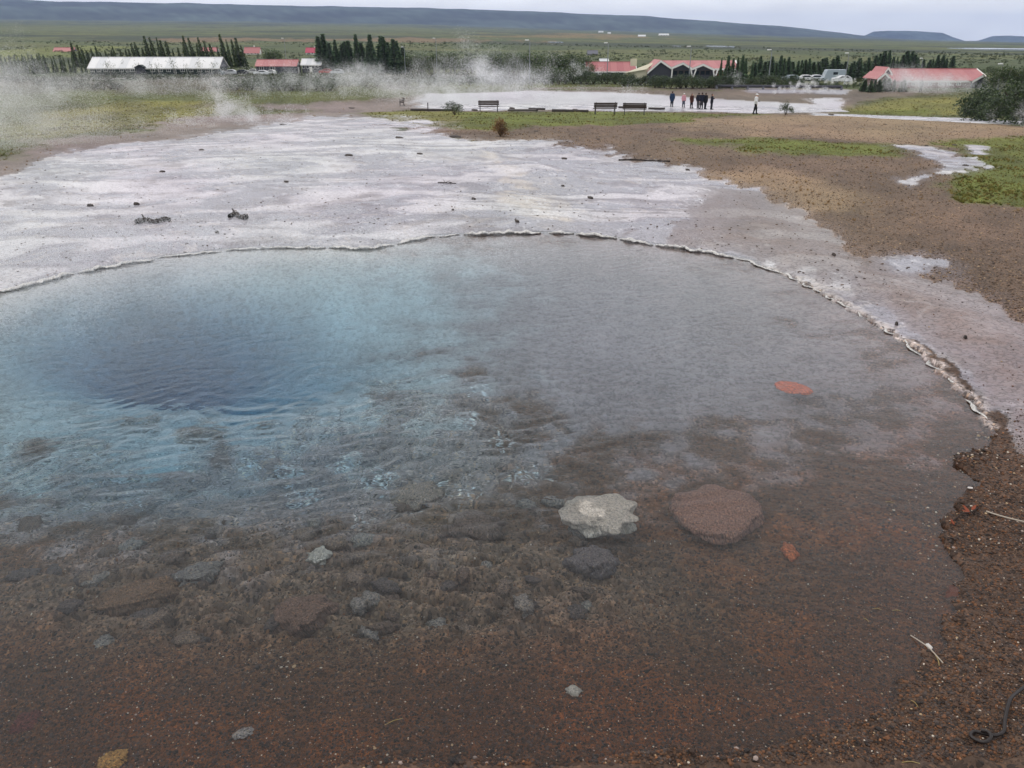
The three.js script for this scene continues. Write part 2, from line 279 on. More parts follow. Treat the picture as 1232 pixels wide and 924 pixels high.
// ------------------------------------------------------------ textures of matter (tiled in metres)
function splatTexture(size, seed, count, rMin, rMax, tone) {
  const g = rngOf(seed), v = new Float32Array(size * size).fill(0.5), h = new Float32Array(size * size), tint = new Float32Array(size * size);
  for (let i = 0; i < count; i++) {
    const rr = rMin + (rMax - rMin) * Math.pow(g(), 3.2), cx = g() * size, cy = g() * size, e = 0.65 + 0.35 * g(), an = g() * Math.PI, ca = Math.cos(an), sa = Math.sin(an);
    const [b, t] = tone(g), H = g() * 0.5 + 0.5, q = Math.ceil(rr);
    for (let yy = -q; yy <= q; yy++) for (let xx = -q; xx <= q; xx++) {
      const u = (xx * ca + yy * sa) / rr, w = (-xx * sa + yy * ca) / (rr * e), d = u * u + w * w;
      if (d > 1) continue;
      const o = (((Math.floor(cy) + yy) % size + size) % size) * size + ((Math.floor(cx) + xx) % size + size) % size, hh = H * Math.sqrt(1 - d) * Math.min(1, rr / 5);
      if (hh < h[o] * 0.7) continue;
      h[o] = hh; v[o] = b * (0.9 + 0.2 * g()); tint[o] = t;
    }
  }
  const col = new Uint8Array(size * size * 4), bmp = new Uint8Array(size * size * 4);
  for (let i = 0; i < size * size; i++) {
    const b = clamp(v[i], 0.04, 1), t = tint[i];
    col[i * 4] = 255 * clamp(b * (1 + 0.16 * t), 0, 1); col[i * 4 + 1] = 255 * b; col[i * 4 + 2] = 255 * clamp(b * (1 - 0.22 * t), 0, 1); col[i * 4 + 3] = 255;
    bmp[i * 4] = bmp[i * 4 + 1] = bmp[i * 4 + 2] = 255 * clamp(h[i], 0, 1); bmp[i * 4 + 3] = 255;
  }
  const mk = (data) => { const t = new THREE.DataTexture(data, size, size); t.wrapS = t.wrapT = THREE.RepeatWrapping; t.magFilter = THREE.LinearFilter; t.needsUpdate = true; return t; };
  return [mk(col), mk(bmp)];
}
const [gravelMap, gravelBump] = splatTexture(2048, 21, 150000, 1.2, 9, (g) => { const q = g(); return q < 0.012 ? [1, -0.2] : q < 0.05 ? [0.85, 0.3] : q < 0.12 ? [0.72, 0.9] : [0.14 + 0.58 * g(), g() * 0.8 - 0.3]; });
const [sinterMap, sinterBump] = splatTexture(2048, 22, 60000, 1.5, 14, (g) => { const q = g(); return q < 0.012 ? [0.42, 0.2] : q < 0.03 ? [0.6, 0.2] : [0.72 + 0.12 * g(), g() * 0.2 - 0.1]; });
const MEAN = [0.46, 0.74, 0.5, 0.74];

// ------------------------------------------------------------ ground: one sheet out to the horizon
{
  const th = [];
  for (let a = -180; a < -46; a += 3.5) th.push(a);
  for (let a = -45; a <= 45.0001; a += 0.165) th.push(a);
  for (let a = 48; a <= 180; a += 3.5) th.push(a);
  th.push(180);
  const rs = [0.02, 0.4, 0.9, 1.3, 1.6]; let r = 1.75;
  while (r < 15500) {
    rs.push(r);
    const y = baseLand(0, -r), s = Math.hypot(r, EYE - y), step = s * s / FOCAL / Math.max(0.6, EYE - y + (r > 9.5 && r < 78 ? -0.0505 * r : 0)) * (r < 12 ? 1.35 : 1.15);
    r += clamp(step, 0.004, r < 110 ? Math.min(0.012 * r, 0.4) : 0.022 * r);
  }
  const nr = rs.length, nt = th.length, P = new Float32Array(nr * nt * 3), K = new Float32Array(nr * nt * 3), U = new Float32Array(nr * nt * 2), kinds = new Uint8Array(nr * nt);
  for (let i = 0; i < nr; i++) for (let j = 0; j < nt; j++) {
    const a = th[j] * Math.PI / 180, x = Math.sin(a) * rs[i], z = -Math.cos(a) * rs[i], o = i * nt + j, m = landAt(x, z);
    P[o * 3] = x; P[o * 3 + 1] = m.y; P[o * 3 + 2] = z; U[o * 2] = x / 3.7; U[o * 2 + 1] = z / 3.7; kinds[o] = m.kind;
    const k = 1 / Math.pow(Math.max(rs[i], 4), 0.62), v = (1 + m.vary * (fbm(x * k * 2.2, z * k * 2.2, 4) * 1.6 + 0.5 * n2(x * k * 9, z * k * 9))) / MEAN[m.kind] * (m.kind === 2 ? 1 : 1);
    K[o * 3] = clamp(m.c.r * v, 0, 1.4); K[o * 3 + 1] = clamp(m.c.g * v * (1 + 0.05 * n2(x * k + 40, z * k)), 0, 1.4); K[o * 3 + 2] = clamp(m.c.b * v, 0, 1.4);
  }
  const idx = [[], [], [], []];
  for (let i = 0; i + 1 < nr; i++) for (let j = 0; j + 1 < nt; j++) {
    const a = i * nt + j, b = a + 1, c = a + nt, d = c + 1, k = kinds[a];
    idx[k].push(a, b, c, b, d, c);
  }
  const g = new THREE.BufferGeometry();
  g.setAttribute('position', new THREE.BufferAttribute(P, 3)); g.setAttribute('color', new THREE.BufferAttribute(K, 3)); g.setAttribute('uv', new THREE.BufferAttribute(U, 2));
  const all = new Uint32Array(idx.reduce((a, l) => a + l.length, 0)); let at = 0;
  idx.forEach((l, k) => { all.set(l, at); g.addGroup(at, l.length, k); at += l.length; });
  g.setIndex(new THREE.BufferAttribute(all, 1)); g.computeVertexNormals();
  const gm = new THREE.MeshStandardMaterial({ vertexColors: true, map: gravelMap, bumpMap: gravelBump, bumpScale: 0.006, roughness: 0.78 });
  const sm = new THREE.MeshStandardMaterial({ vertexColors: true, map: sinterMap, bumpMap: sinterBump, bumpScale: 0.004, roughness: 0.5 });
  const tm = new THREE.MeshStandardMaterial({ vertexColors: true, map: gravelMap, bumpMap: gravelBump, bumpScale: 0.01, roughness: 0.95 });
  const o = mesh('ground', g, [gm, sm, tm, new THREE.MeshStandardMaterial({ vertexColors: true, map: sinterMap, bumpMap: sinterBump, bumpScale: 0.0012, roughness: 0.26 })]); tag(o, 'brown gravel, pale sinter and green heath around the hot spring', 'ground', null, 'structure');
  console.log('ground', nr, nt, all.length / 3);
}

// ------------------------------------------------------------ the pool's water
{
  let x0 = 1e9, x1 = -1e9, z0 = 1e9, z1 = -1e9;
  for (const [x, z] of POOL) { x0 = Math.min(x0, x); x1 = Math.max(x1, x); z0 = Math.min(z0, z); z1 = Math.max(z1, z); }
  x0 -= 0.3; x1 += 0.3; z0 -= 0.3; z1 += 0.3;
  const s = 0.026, nx = Math.ceil((x1 - x0) / s), nz = Math.ceil((z1 - z0) / s), id = new Int32Array((nx + 1) * (nz + 1)).fill(-1), P = [], U = [], idx = [];
  const stir = [onPlane(330, 560), onPlane(560, 520), onPlane(230, 520), onPlane(480, 620)];
  const wave = (x, z) => {
    const near = gauss(x, z, stir[0], 1.5, 0.9) + 0.7 * gauss(x, z, stir[1], 1.2, 1.0) + 0.7 * gauss(x, z, stir[2], 1.2, 0.6) + 0.5 * gauss(x, z, stir[3], 1.4, 0.5), calm = sstep(-2.6, -4.4, z);
    const A = 0.10 + 0.26 * calm + 0.95 * Math.min(1.1, near);
    const wx = x + 0.25 * n2(x * 0.7, z * 0.7), wz = z + 0.25 * n2(x * 0.7 + 50, z * 0.7);
    return A * (0.0042 * n2(wx * 3.2 + wz * 1.2, wz * 6) + 0.0030 * n2(wx * 7 - wz * 3, wz * 12 + 7) + 0.0016 * n2(wx * 15 + wz * 5, wz * 19));
  };
  const vert = (i, j) => { const o = j * (nx + 1) + i; if (id[o] < 0) { const x = x0 + i * s, z = z0 + j * s; id[o] = P.length / 3; P.push(x, wave(x, z), z); U.push(x, z); } return id[o]; };
  for (let j = 0; j < nz; j++) for (let i = 0; i < nx; i++) {
    const x = x0 + (i + 0.5) * s, z = z0 + (j + 0.5) * s;
    if (polySD(POOL, x, z) < -0.17) continue;
    const a = vert(i, j), b = vert(i + 1, j), c = vert(i, j + 1), d = vert(i + 1, j + 1);
    idx.push(a, c, b, b, c, d);
  }
  const g = new THREE.BufferGeometry();
  g.setAttribute('position', new THREE.Float32BufferAttribute(P, 3)); g.setAttribute('uv', new THREE.Float32BufferAttribute(U, 2)); g.setIndex(idx); g.computeVertexNormals();
  const S = 512, bd = new Uint8Array(S * S * 4), TWO = Math.PI * 2, w4 = (u, v, f, o) => n3(Math.cos(u * TWO) * f, Math.sin(u * TWO) * f, 0) ;
  const gr = rngOf(5), waves = [];
  for (let k = 0; k < 46; k++) { const fx = Math.round((gr() - 0.5) * 34), fy = Math.round(8 + gr() * 34) * (gr() < 0.5 ? 1 : -1); waves.push([fx, fy, gr() * TWO, 1 / Math.sqrt(Math.hypot(fx, fy))]); }
  for (let j = 0; j < S; j++) for (let i = 0; i < S; i++) {
    let v = 0; for (const [fx, fy, p, a] of waves) v += a * Math.sin(TWO * (fx * i + fy * j) / S + p);
    const o = (j * S + i) * 4; bd[o] = bd[o + 1] = bd[o + 2] = clamp(128 + v * 30, 0, 255); bd[o + 3] = 255;
  }
  const bt = new THREE.DataTexture(bd, S, S); bt.wrapS = bt.wrapT = THREE.RepeatWrapping; bt.magFilter = THREE.LinearFilter; bt.repeat.set(1 / 1.13, 1 / 1.13); bt.needsUpdate = true;
  const m = new THREE.MeshPhysicalMaterial({ color: 0xffffff, roughness: 0.02, transmission: 1, thickness: 1.5, ior: 1.33, attenuationColor: rgb(0.68, 0.845, 0.925), attenuationDistance: 0.78, bumpMap: bt, bumpScale: 0.0015 });
  const o = mesh('water', g, m); o.castShadow = false; tag(o, 'clear blue hot spring water filling the wide pool', 'water', null, 'structure');
  console.log('water', idx.length / 3);
}
// ------------------------------------------------------------ hills and mountains beyond the plain
function ridge(name, label, rows, r0, r1, color, seed, rough) { // a range with depth: rises from r0 to its crest and falls behind it
  const x0 = rows[0][0], x1 = rows[rows.length - 1][0], nx = 260, nr = 26, P = [], idx = [], K = [], g = new THREE.BufferGeometry();
  for (let j = 0; j <= nr; j++) for (let i = 0; i <= nx; i++) {
    const px = lerp(x0, x1, i / nx), th = Math.atan((px - 616) / FOCAL), t = j / nr, r = lerp(r0, r1, t), x = Math.sin(th) * r, z = -Math.cos(th) * r;
    const crest = EYE + Math.tan(elevOf(piece(rows, px))) * lerp(r0, r1, 0.62), foot = baseLand(Math.sin(th) * r0, -Math.cos(th) * r0) - 30;
    const up = t < 0.62 ? Math.pow(sstep(0, 0.62, t), 0.8) : 1 - 0.5 * sstep(0.62, 1, t);
    const n = fbm(x / 1500 + seed, z / 1500, 5), gul = 1 - Math.abs(n2(x / 700 + seed, z / 2600));
    const y = lerp(foot, crest, up) + (crest - foot) * up * (1 - up * 0.75) * (rough * n + 0.10 * gul);
    P.push(x, y, z); const v = clamp(1.15 + 1.9 * n + 0.7 * n2(x / 150, z / 420) + 0.5 * n2(x / 60, z / 200), 0.35, 3); K.push(color.r * v, color.g * v, color.b * v);
  }
  for (let j = 0; j < nr; j++) for (let i = 0; i < nx; i++) { const a = j * (nx + 1) + i, b = a + 1, c = a + nx + 1, d = c + 1; idx.push(a, b, c, b, d, c); }
  g.setAttribute('position', new THREE.Float32BufferAttribute(P, 3)); g.setAttribute('color', new THREE.Float32BufferAttribute(K, 3)); g.setIndex(idx); g.computeVertexNormals();
  tag(mesh(name, g, new THREE.MeshStandardMaterial({ vertexColors: true, roughness: 1 })), label, 'hill', null, 'structure');
}
ridge('mountain_range', 'long dark moorland mountain with its top in low cloud', [[-500, 5], [-100, 7], [0, 7], [120, 8], [300, 9], [450, 10], [560, 12], [640, 15], [700, 18], [760, 20], [800, 24], [850, 28], [920, 33], [960, 38], [1000, 43], [1060, 48], [1180, 53], [1500, 56]], 7400, 14500, srgb(56, 66, 60), 3, 0.2);
ridge('mesa_hill', 'broad flat-topped blue mesa on the horizon', [[985, 50], [1003, 44], [1014, 39], [1030, 38], [1060, 38.5], [1090, 40.5], [1102, 45], [1120, 50]], 13800, 15600, srgb(62, 72, 72), 8, 0.05);
ridge('mesa_hill', 'smaller flat-topped blue mesa on the horizon', [[1120, 51], [1134, 48], [1146, 44], [1165, 43.6], [1184, 44.6], [1197, 50], [1215, 51.5]], 14000, 15800, srgb(62, 72, 72), 5, 0.05);

// ------------------------------------------------------------ steam and low cloud: swarms of tiny drifting droplets
const vapour = new THREE.MeshPhysicalMaterial({ color: rgb(0.97, 0.975, 0.985), roughness: 1, transmission: 0.5, thickness: 0, side: THREE.DoubleSide });
function droplets(name, label, category, puffs, size, seed, stretch = [1.25, 0.85, 1.1]) { // puffs: [x, y, z, rx, ry, rz, optical depth]; clusters of droplets set adrift in each puff
  const g = rngOf(seed), gs = () => (g() + g() + g() + g() - 2) * 0.87, mean = puffs.reduce((a, p) => a + Math.min(p[3], p[4]), 0) / puffs.length, rc = mean * 0.55, P = [], per = 420;
  for (let i = 0; i < per; i++) {
    const x = gs(), y = gs(), z = gs(), s = size / rc * (0.7 + 0.6 * g()), a = g() * 6.283, b = Math.acos(2 * g() - 1), c = g() * 6.283;
    const nx = Math.sin(b) * Math.cos(a), ny = Math.cos(b), nz = Math.sin(b) * Math.sin(a), h = Math.hypot(nx, nz) || 1e-6, tx = nz / h, tz = -nx / h, bx = ny * tz, by = nz * tx - nx * tz, bz = -ny * tx;
    for (let k = 0; k < 3; k++) { const q = c + k * 2.094, p = Math.cos(q) * s, r = Math.sin(q) * s; P.push(x + tx * p + bx * r, y + by * r, z + tz * p + bz * r); }
  }
  const geo = new THREE.BufferGeometry(); geo.setAttribute('position', new THREE.Float32BufferAttribute(P, 3)); geo.computeVertexNormals();
  const at = [];
  for (const [cx, cy, cz, rx, ry, rz, tau] of puffs) {
    const n = Math.ceil(tau * 2 * Math.PI * 0.25 * rx * ry / (0.65 * size * size) / per);
    for (let i = 0, tries = 0; i < n && tries < n * 20; tries++) {
      const u = gs(), v = gs(), w = gs(), wx = 0.6 * n3(u * 1.3 + cx, v * 1.3, w * 1.3), wy = 0.5 * n3(u * 1.3, v * 1.3 + cz, w * 1.3 + 7);
      const x = cx + (u + wx) * rx, y = cy + (v + wy) * ry, z = cz + w * rz;
      if (g() > 0.45 + 1.1 * n3(x / mean * 0.8 + seed, y / mean * 0.8, z / mean * 0.8)) continue;
      at.push([x, y, z, rc * (0.6 + 0.8 * g())]); i++;
    }
  }
  const Q = new Float32Array(at.length * P.length), M = new THREE.Matrix4(), q = new THREE.Quaternion(), e = new THREE.Euler(), v = new THREE.Vector3();
  at.forEach(([x, y, z, k], i) => { M.compose(new THREE.Vector3(x, y, z), q.setFromEuler(stretch[0] > 2 ? e.set(0, g() * 0.6 - 0.3, 0) : e.set(g() * 6, g() * 6, g() * 6)), new THREE.Vector3(k * stretch[0], k * stretch[1], k * stretch[2])); for (let c = 0; c < P.length; c += 3) { v.set(P[c], P[c + 1], P[c + 2]).applyMatrix4(M); Q.set([v.x, v.y, v.z], i * P.length + c); } });
  geo.setAttribute('position', new THREE.BufferAttribute(Q, 3)); geo.deleteAttribute('normal'); geo.computeVertexNormals();
  const o = mesh(name, geo, vapour);
  droplets.n = (droplets.n ?? 0) + at.length; console.log(name, at.length);
  return tag(o, label, category, null, 'stuff');
}
const puffAt = (px, py, w, h, n, up = 0) => { // a puff resting over the ground point seen at that pixel; w, h in photo pixels at that distance
  const [x, z] = ray(px, py), y = baseLand(x, z), m = metresPerPx(x, z, y);
  return [x, y + (up + h * 0.5) * m, z, w * m * 0.5, h * m * 0.5, w * m * 0.5 + 1.0, n];
};

// ------------------------------------------------------------ sinter crust along the far rim
{
  const crustMap = sinterMap.clone(); crustMap.repeat.set(1, 1); crustMap.needsUpdate = true;
  const cm = new THREE.MeshStandardMaterial({ color: srgb(255, 252, 246), roughness: 0.6, map: sinterMap, bumpMap: sinterBump, bumpScale: 0.004 });
  const rim = new THREE.Group(); rim.name = 'sinter_rim'; scene.add(rim); tag(rim, 'pale scalloped sinter crust edging the far side of the pool', 'rim', null, 'structure');
  const L = RIM_PX.map(([a, b]) => [a, ...onPlane(a, b)]), pts = [];
  for (let i = 0; i + 1 < L.length; i++) { const [pa, ax, az] = L[i], [pb, bx, bz] = L[i + 1], d = Math.hypot(bx - ax, bz - az), n = Math.ceil(d / 0.02); for (let k = 0; k < n; k++) pts.push([lerp(pa, pb, k / n), lerp(ax, bx, k / n), lerp(az, bz, k / n)]); }
  // px range, reach over the water, height, width behind
  for (const [a, b, reach, hgt, back] of [[-200, 92, 0.05, 0.05, 0.10], [95, 186, 0.055, 0.045, 0.09], [190, 268, 0.03, 0.03, 0.06], [271, 392, 0.035, 0.04, 0.06], [394, 474, 0.045, 0.05, 0.09], [478, 524, 0.05, 0.045, 0.10], [527, 554, 0.025, 0.028, 0.07], [557, 652, 0.06, 0.06, 0.10], [660, 690, 0.055, 0.055, 0.09], [692, 742, 0.05, 0.06, 0.06], [744, 786, 0.05, 0.06, 0.06], [788, 884, 0.04, 0.05, 0.05], [886, 960, 0.012, 0.022, 0.03], [963, 1040, 0.008, 0.018, 0.022], [1043, 1110, 0.008, 0.016, 0.02], [1113, 1160, 0.008, 0.016, 0.02], [1166, 1184, 0.01, 0.02, 0.022]]) {
    const S = pts.filter((p) => p[0] >= a && p[0] <= b); if (S.length < 4) continue;
    const P = [], U = [], idx = [], m = 9;
    for (let i = 0; i < S.length; i++) {
      const p = S[Math.max(0, i - 2)], q = S[Math.min(S.length - 1, i + 2)], tx = q[1] - p[1], tz = q[2] - p[2], l = Math.hypot(tx, tz), nx = -tz / l, nz = tx / l; // inward normal: towards the water
      const [, x, z] = S[i], end = Math.min(1, Math.min(i, S.length - 1 - i) / 7), sc = 0.6 + 0.55 * Math.abs(n2(x * 9, z * 9)) + 0.35 * n2(x * 2.2, z * 2.2) + 0.3 * n2(x * 26, z * 26);
      const R1 = reach * Math.max(0.1, sc * 1.25 - 0.2) * end, H = hgt * (0.75 + 0.35 * n2(x * 7 + 3, z * 7)) * (0.4 + 0.6 * end), B = back * (0.8 + 0.5 * n2(x * 4, z * 4 + 9)) * (0.3 + 0.7 * end), off = 0.05 * n2(x * 3.1, z * 3.1);
      const prof = [[-B, 0.005], [-B * 0.55, H * 0.72], [-B * 0.1, H], [R1 * 0.6, H * 0.98], [R1, H * 0.78], [R1 * 1.04, H * 0.55], [R1 * 0.8, H * 0.32], [-0.02, H * 0.18], [-0.05, -0.04]];
      for (const [u, v] of prof) { const w = 0.006 * n3(x * 30, v * 60, z * 30); P.push(x - nx * 0 + nx * (u + off + w), v + 0.004 * n2(x * 40, z * 40 + v * 90), z + nz * (u + off + w)); U.push((x + u) / 1.3, (z + v) / 1.3); }
    }
    for (let i = 0; i + 1 < S.length; i++) for (let k = 0; k + 1 < m; k++) { const A = i * m + k; idx.push(A, A + 1, A + m, A + 1, A + m + 1, A + m); }
    const g = new THREE.BufferGeometry(); g.setAttribute('position', new THREE.Float32BufferAttribute(P, 3)); g.setAttribute('uv', new THREE.Float32BufferAttribute(U, 2)); g.setIndex(idx); g.computeVertexNormals();
    mesh('crust', g, cm, rim);
  }
}

// ------------------------------------------------------------ rocks and stones
function rockGeo(sx, sy, sz, seed, det = 4, rough = 0.28, flat = 0.5, fine = 1) {
  const g = new THREE.IcosahedronGeometry(1, det), p = g.attributes.position, v = new THREE.Vector3();
  for (let i = 0; i < p.count; i++) {
    v.fromBufferAttribute(p, i);
    const k = 1 + rough * n3(v.x * 1.1 + seed, v.y * 1.1, v.z * 1.1) + rough * 0.5 * (0.4 + 0.6 * fine) * n3(v.x * 2.7, v.y * 2.7 + seed, v.z * 2.7) + fine * rough * 0.22 * n3(v.x * 7 + seed, v.y * 7, v.z * 7) + fine * rough * 0.1 * n3(v.x * 16 + seed, v.y * 16, v.z * 16);
    v.multiplyScalar(k); if (v.y > flat) v.y = flat + (v.y - flat) * 0.3;
    p.setXYZ(i, v.x * sx, v.y * sy, v.z * sz);
  }
  g.computeVertexNormals();
  const u = new Float32Array(p.count * 2); for (let i = 0; i < p.count; i++) { u[i * 2] = p.getX(i) / 1.2 + p.getY(i) * 0.3; u[i * 2 + 1] = p.getZ(i) / 1.2 + p.getY(i) * 0.4; } g.setAttribute('uv', new THREE.BufferAttribute(u, 2));
  const q = g; q.deleteAttribute('normal'); const P = q.attributes.position; // smooth normals over the split vertices
  const key = new Map(), nor = new Float32Array(P.count * 3), a = new THREE.Vector3(), b = new THREE.Vector3(), c = new THREE.Vector3();
  for (let i = 0; i < P.count; i += 3) {
    a.fromBufferAttribute(P, i); b.fromBufferAttribute(P, i + 1); c.fromBufferAttribute(P, i + 2); const n = b.clone().sub(a).cross(c.clone().sub(a));
    for (const w of [a, b, c]) { const k = w.x.toFixed(4) + w.y.toFixed(4) + w.z.toFixed(4); key.set(k, (key.get(k) ?? new THREE.Vector3()).clone().add(n)); }
  }
  for (let i = 0; i < P.count; i++) { a.fromBufferAttribute(P, i); const n = key.get(a.x.toFixed(4) + a.y.toFixed(4) + a.z.toFixed(4)).clone().normalize(); nor.set([n.x, n.y, n.z], i * 3); }
  q.setAttribute('normal', new THREE.BufferAttribute(nor, 3)); return q;
}
const stoneMat = (c, rough = 0.8) => new THREE.MeshStandardMaterial({ color: c.clone().multiplyScalar(1.9), map: gravelMap, bumpMap: gravelBump, bumpScale: 0.006, roughness: rough });
const whiteRock = new THREE.MeshStandardMaterial({ color: srgb(255, 246, 232), map: sinterMap, bumpMap: gravelBump, bumpScale: 0.014, roughness: 0.75 });
function rock(name, label, px, py, wpx, hpx, tall, material, seed, depth = 0, turn = 0, group, opt = {}) {
  const [x, z] = depth > 0 ? inBed(px, py, depth) : depth < 0 ? onPlane(px, py) : ray(px, py), gy = groundY(x, z), d = Math.hypot(x, z, EYE), w = wpx * d / FOCAL * 0.5, sink = Math.atan2(EYE - gy, Math.hypot(x, z)), l = hpx * d / FOCAL * 0.5 / Math.max(0.25, Math.sin(sink));
  const o = mesh(name, rockGeo(w, tall, l, seed, opt.det ?? 4, opt.rough ?? 0.28, opt.flat ?? 0.5, opt.fine ?? 1), material); o.position.set(x, opt.y ?? gy + tall * (opt.lift ?? 0.25), z); o.rotation.y = turn - Math.atan2(x, -z);
  return tag(o, label, 'rock', group);
}
rock('boulder', 'pale cream sinter boulder just breaking the water of the pool', 720, 622, 90, 46, 0.13, whiteRock, 12.5, 0.12, -0.15, null, { det: 14, rough: 0.26, flat: 0.5, y: -0.085, fine: 0.2 });
rock('boulder', 'large flat reddish brown boulder lying under the shallow water', 860, 614, 100, 60, 0.12, stoneMat(srgb(150, 112, 96)), 9, 0.12, -0.35, null, { det: 14, rough: 0.16, flat: 0.5, y: -0.15, fine: 0.3 });
rock('flat_stone', 'flat brick red slab of stone under the shallow water', 954, 467, 42, 13, 0.04, stoneMat(srgb(214, 116, 86)), 14, 0.06, -0.2, null, { det: 6, rough: 0.16, flat: 0.4, fine: 0.4, y: -0.055 });
rock('stone', 'small rust orange stone beside the big reddish boulder', 952, 656, 17, 17, 0.035, stoneMat(srgb(190, 108, 66)), 17, 0.08, 0.3, null, { det: 5 });
rock('stone', 'cream angular stone alone on brown gravel', 690, 826, 17, 11, 0.02, whiteRock, 19, 0.05, 0.3, null, { det: 5, lift: 0.5 });
rock('stone', 'grey flat stone on dark gravel beside tiny white pebbles', 291, 880, 20, 9, 0.014, stoneMat(srgb(150, 146, 144)), 22, 0.04, 0.1, null, { det: 5, lift: 0.6 });
rock('stone', 'yellow ochre stone on dark wet gravel', 136, 913, 26, 16, 0.025, stoneMat(srgb(170, 132, 78)), 25, 0.04, 0.2, null, { det: 5, lift: 0.5 });
rock('stone', 'dull wine red stone sunk in dark gravel', 30, 862, 28, 15, 0.02, stoneMat(srgb(98, 58, 52)), 28, 0.06, 0.4, null, { det: 5 });
rock('boulder', 'rounded dark grey boulder sunk below the cream boulder', 712, 676, 58, 26, 0.12, stoneMat(srgb(118, 108, 108)), 31, 0.2, 0.1, null, { det: 8 });
rock('boulder', 'broad brown boulder with a shadowed underside in the shallows', 366, 742, 66, 34, 0.13, stoneMat(srgb(124, 98, 84)), 34, 0.2, 0.3, null, { det: 8 });
rock('boulder', 'tan brown boulder on the sunken ledge', 166, 716, 82, 26, 0.11, stoneMat(srgb(124, 96, 74)), 37, 0.22, -0.1, null, { det: 8 });
rock('boulder', 'ash grey boulder on the sunken ledge', 240, 692, 52, 18, 0.10, stoneMat(srgb(132, 126, 122)), 40, 0.25, 0.2, null, { det: 8 });
rock('boulder', 'sand brown boulder below the ripples on the ledge', 505, 596, 64, 30, 0.14, stoneMat(srgb(158, 142, 130)), 43, 0.4, 0.4, null, { det: 8 });
rock('boulder', 'dark brown boulder under the ripples of the ledge', 570, 640, 70, 30, 0.13, stoneMat(srgb(116, 98, 88)), 46, 0.35, 0.1, null, { det: 8 });
rock('stone', 'white crooked lump of sinter on the sunken ledge', 385, 667, 26, 15, 0.05, whiteRock, 49, 0.2, 0.5, null, { det: 5, rough: 0.5, lift: 0.8 });
rock('stone', 'pale double stone at the edge of the ledge', 668, 735, 18, 14, 0.03, stoneMat(srgb(160, 128, 104)), 52, 0.1, 0.2, null, { det: 5 });
for (let k = 0; k < 70; k++) { // rubble of the sunken ledge
  const px = R(20, 760), py = R(600, 770) - (px < 250 ? 0 : 10), c = [srgb(112, 92, 80), srgb(132, 112, 98), srgb(142, 134, 128), srgb(100, 88, 84)][k % 4];
  rock('ledge_stone', ['umber', 'sandy brown', 'ash grey', 'slate dark'][k % 4] + ' stone among the rubble of the sunken ledge', px, py, R(12, 38), R(7, 15), R(0.025, 0.07), (rock.m ??= {})[k % 4] ??= stoneMat(c), 60 + k * 3.7, 0.2, R(0, 3), 'rubble stones of the sunken ledge', { det: 3, rough: 0.35 });
}
for (const [px, py, w] of [[243, 183, 8], [340, 150, 9], [345, 223, 7], [262, 286, 6], [505, 188, 9], [679, 194, 9], [677, 228, 6], [710, 243, 9], [570, 244, 7], [622, 273, 7], [545, 258, 4], [827, 208, 7], [891, 209, 6], [1002, 313, 6], [1078, 393, 5], [1160, 413, 5], [196, 210, 8], [780, 190, 5], [720, 170, 6], [645, 158, 7], [806, 153, 6], [1148, 177, 7], [1114, 178, 5], [1161, 202, 8], [1000, 138, 8], [1065, 150, 5], [912, 122, 6], [423, 130, 9], [480, 168, 12], [548, 167, 18], [420, 190, 12], [110, 252, 9], [165, 250, 8]])
  rock('dark_stone', 'small dark stone ' + (py < 145 ? 'by the brow above the brown slope' : px > 960 ? (py < 240 ? 'near the grey stream bed' : 'on the mauve bank right of the crust rim') : px > 760 ? 'at the border of crust and brown slope' : py > 235 ? (px < 300 ? 'near the driftwood logs' : 'beside the cream runnel above the rim') : px < 270 ? 'on the white crust behind the driftwood logs' : px < 520 ? 'on the white crust towards the steam column' : 'on grey crust below the withered bush'), px, py, w * 0.6, w * 0.3, 0.02 + w * 0.0024 * Math.max(1, Math.hypot(...ray(px, py)) / 30), (rock.d ??= stoneMat(srgb(82, 74, 70))), 200 + px, 0, 0.4, 'dark stones scattered over the crust', { det: 2, lift: 0.3 });

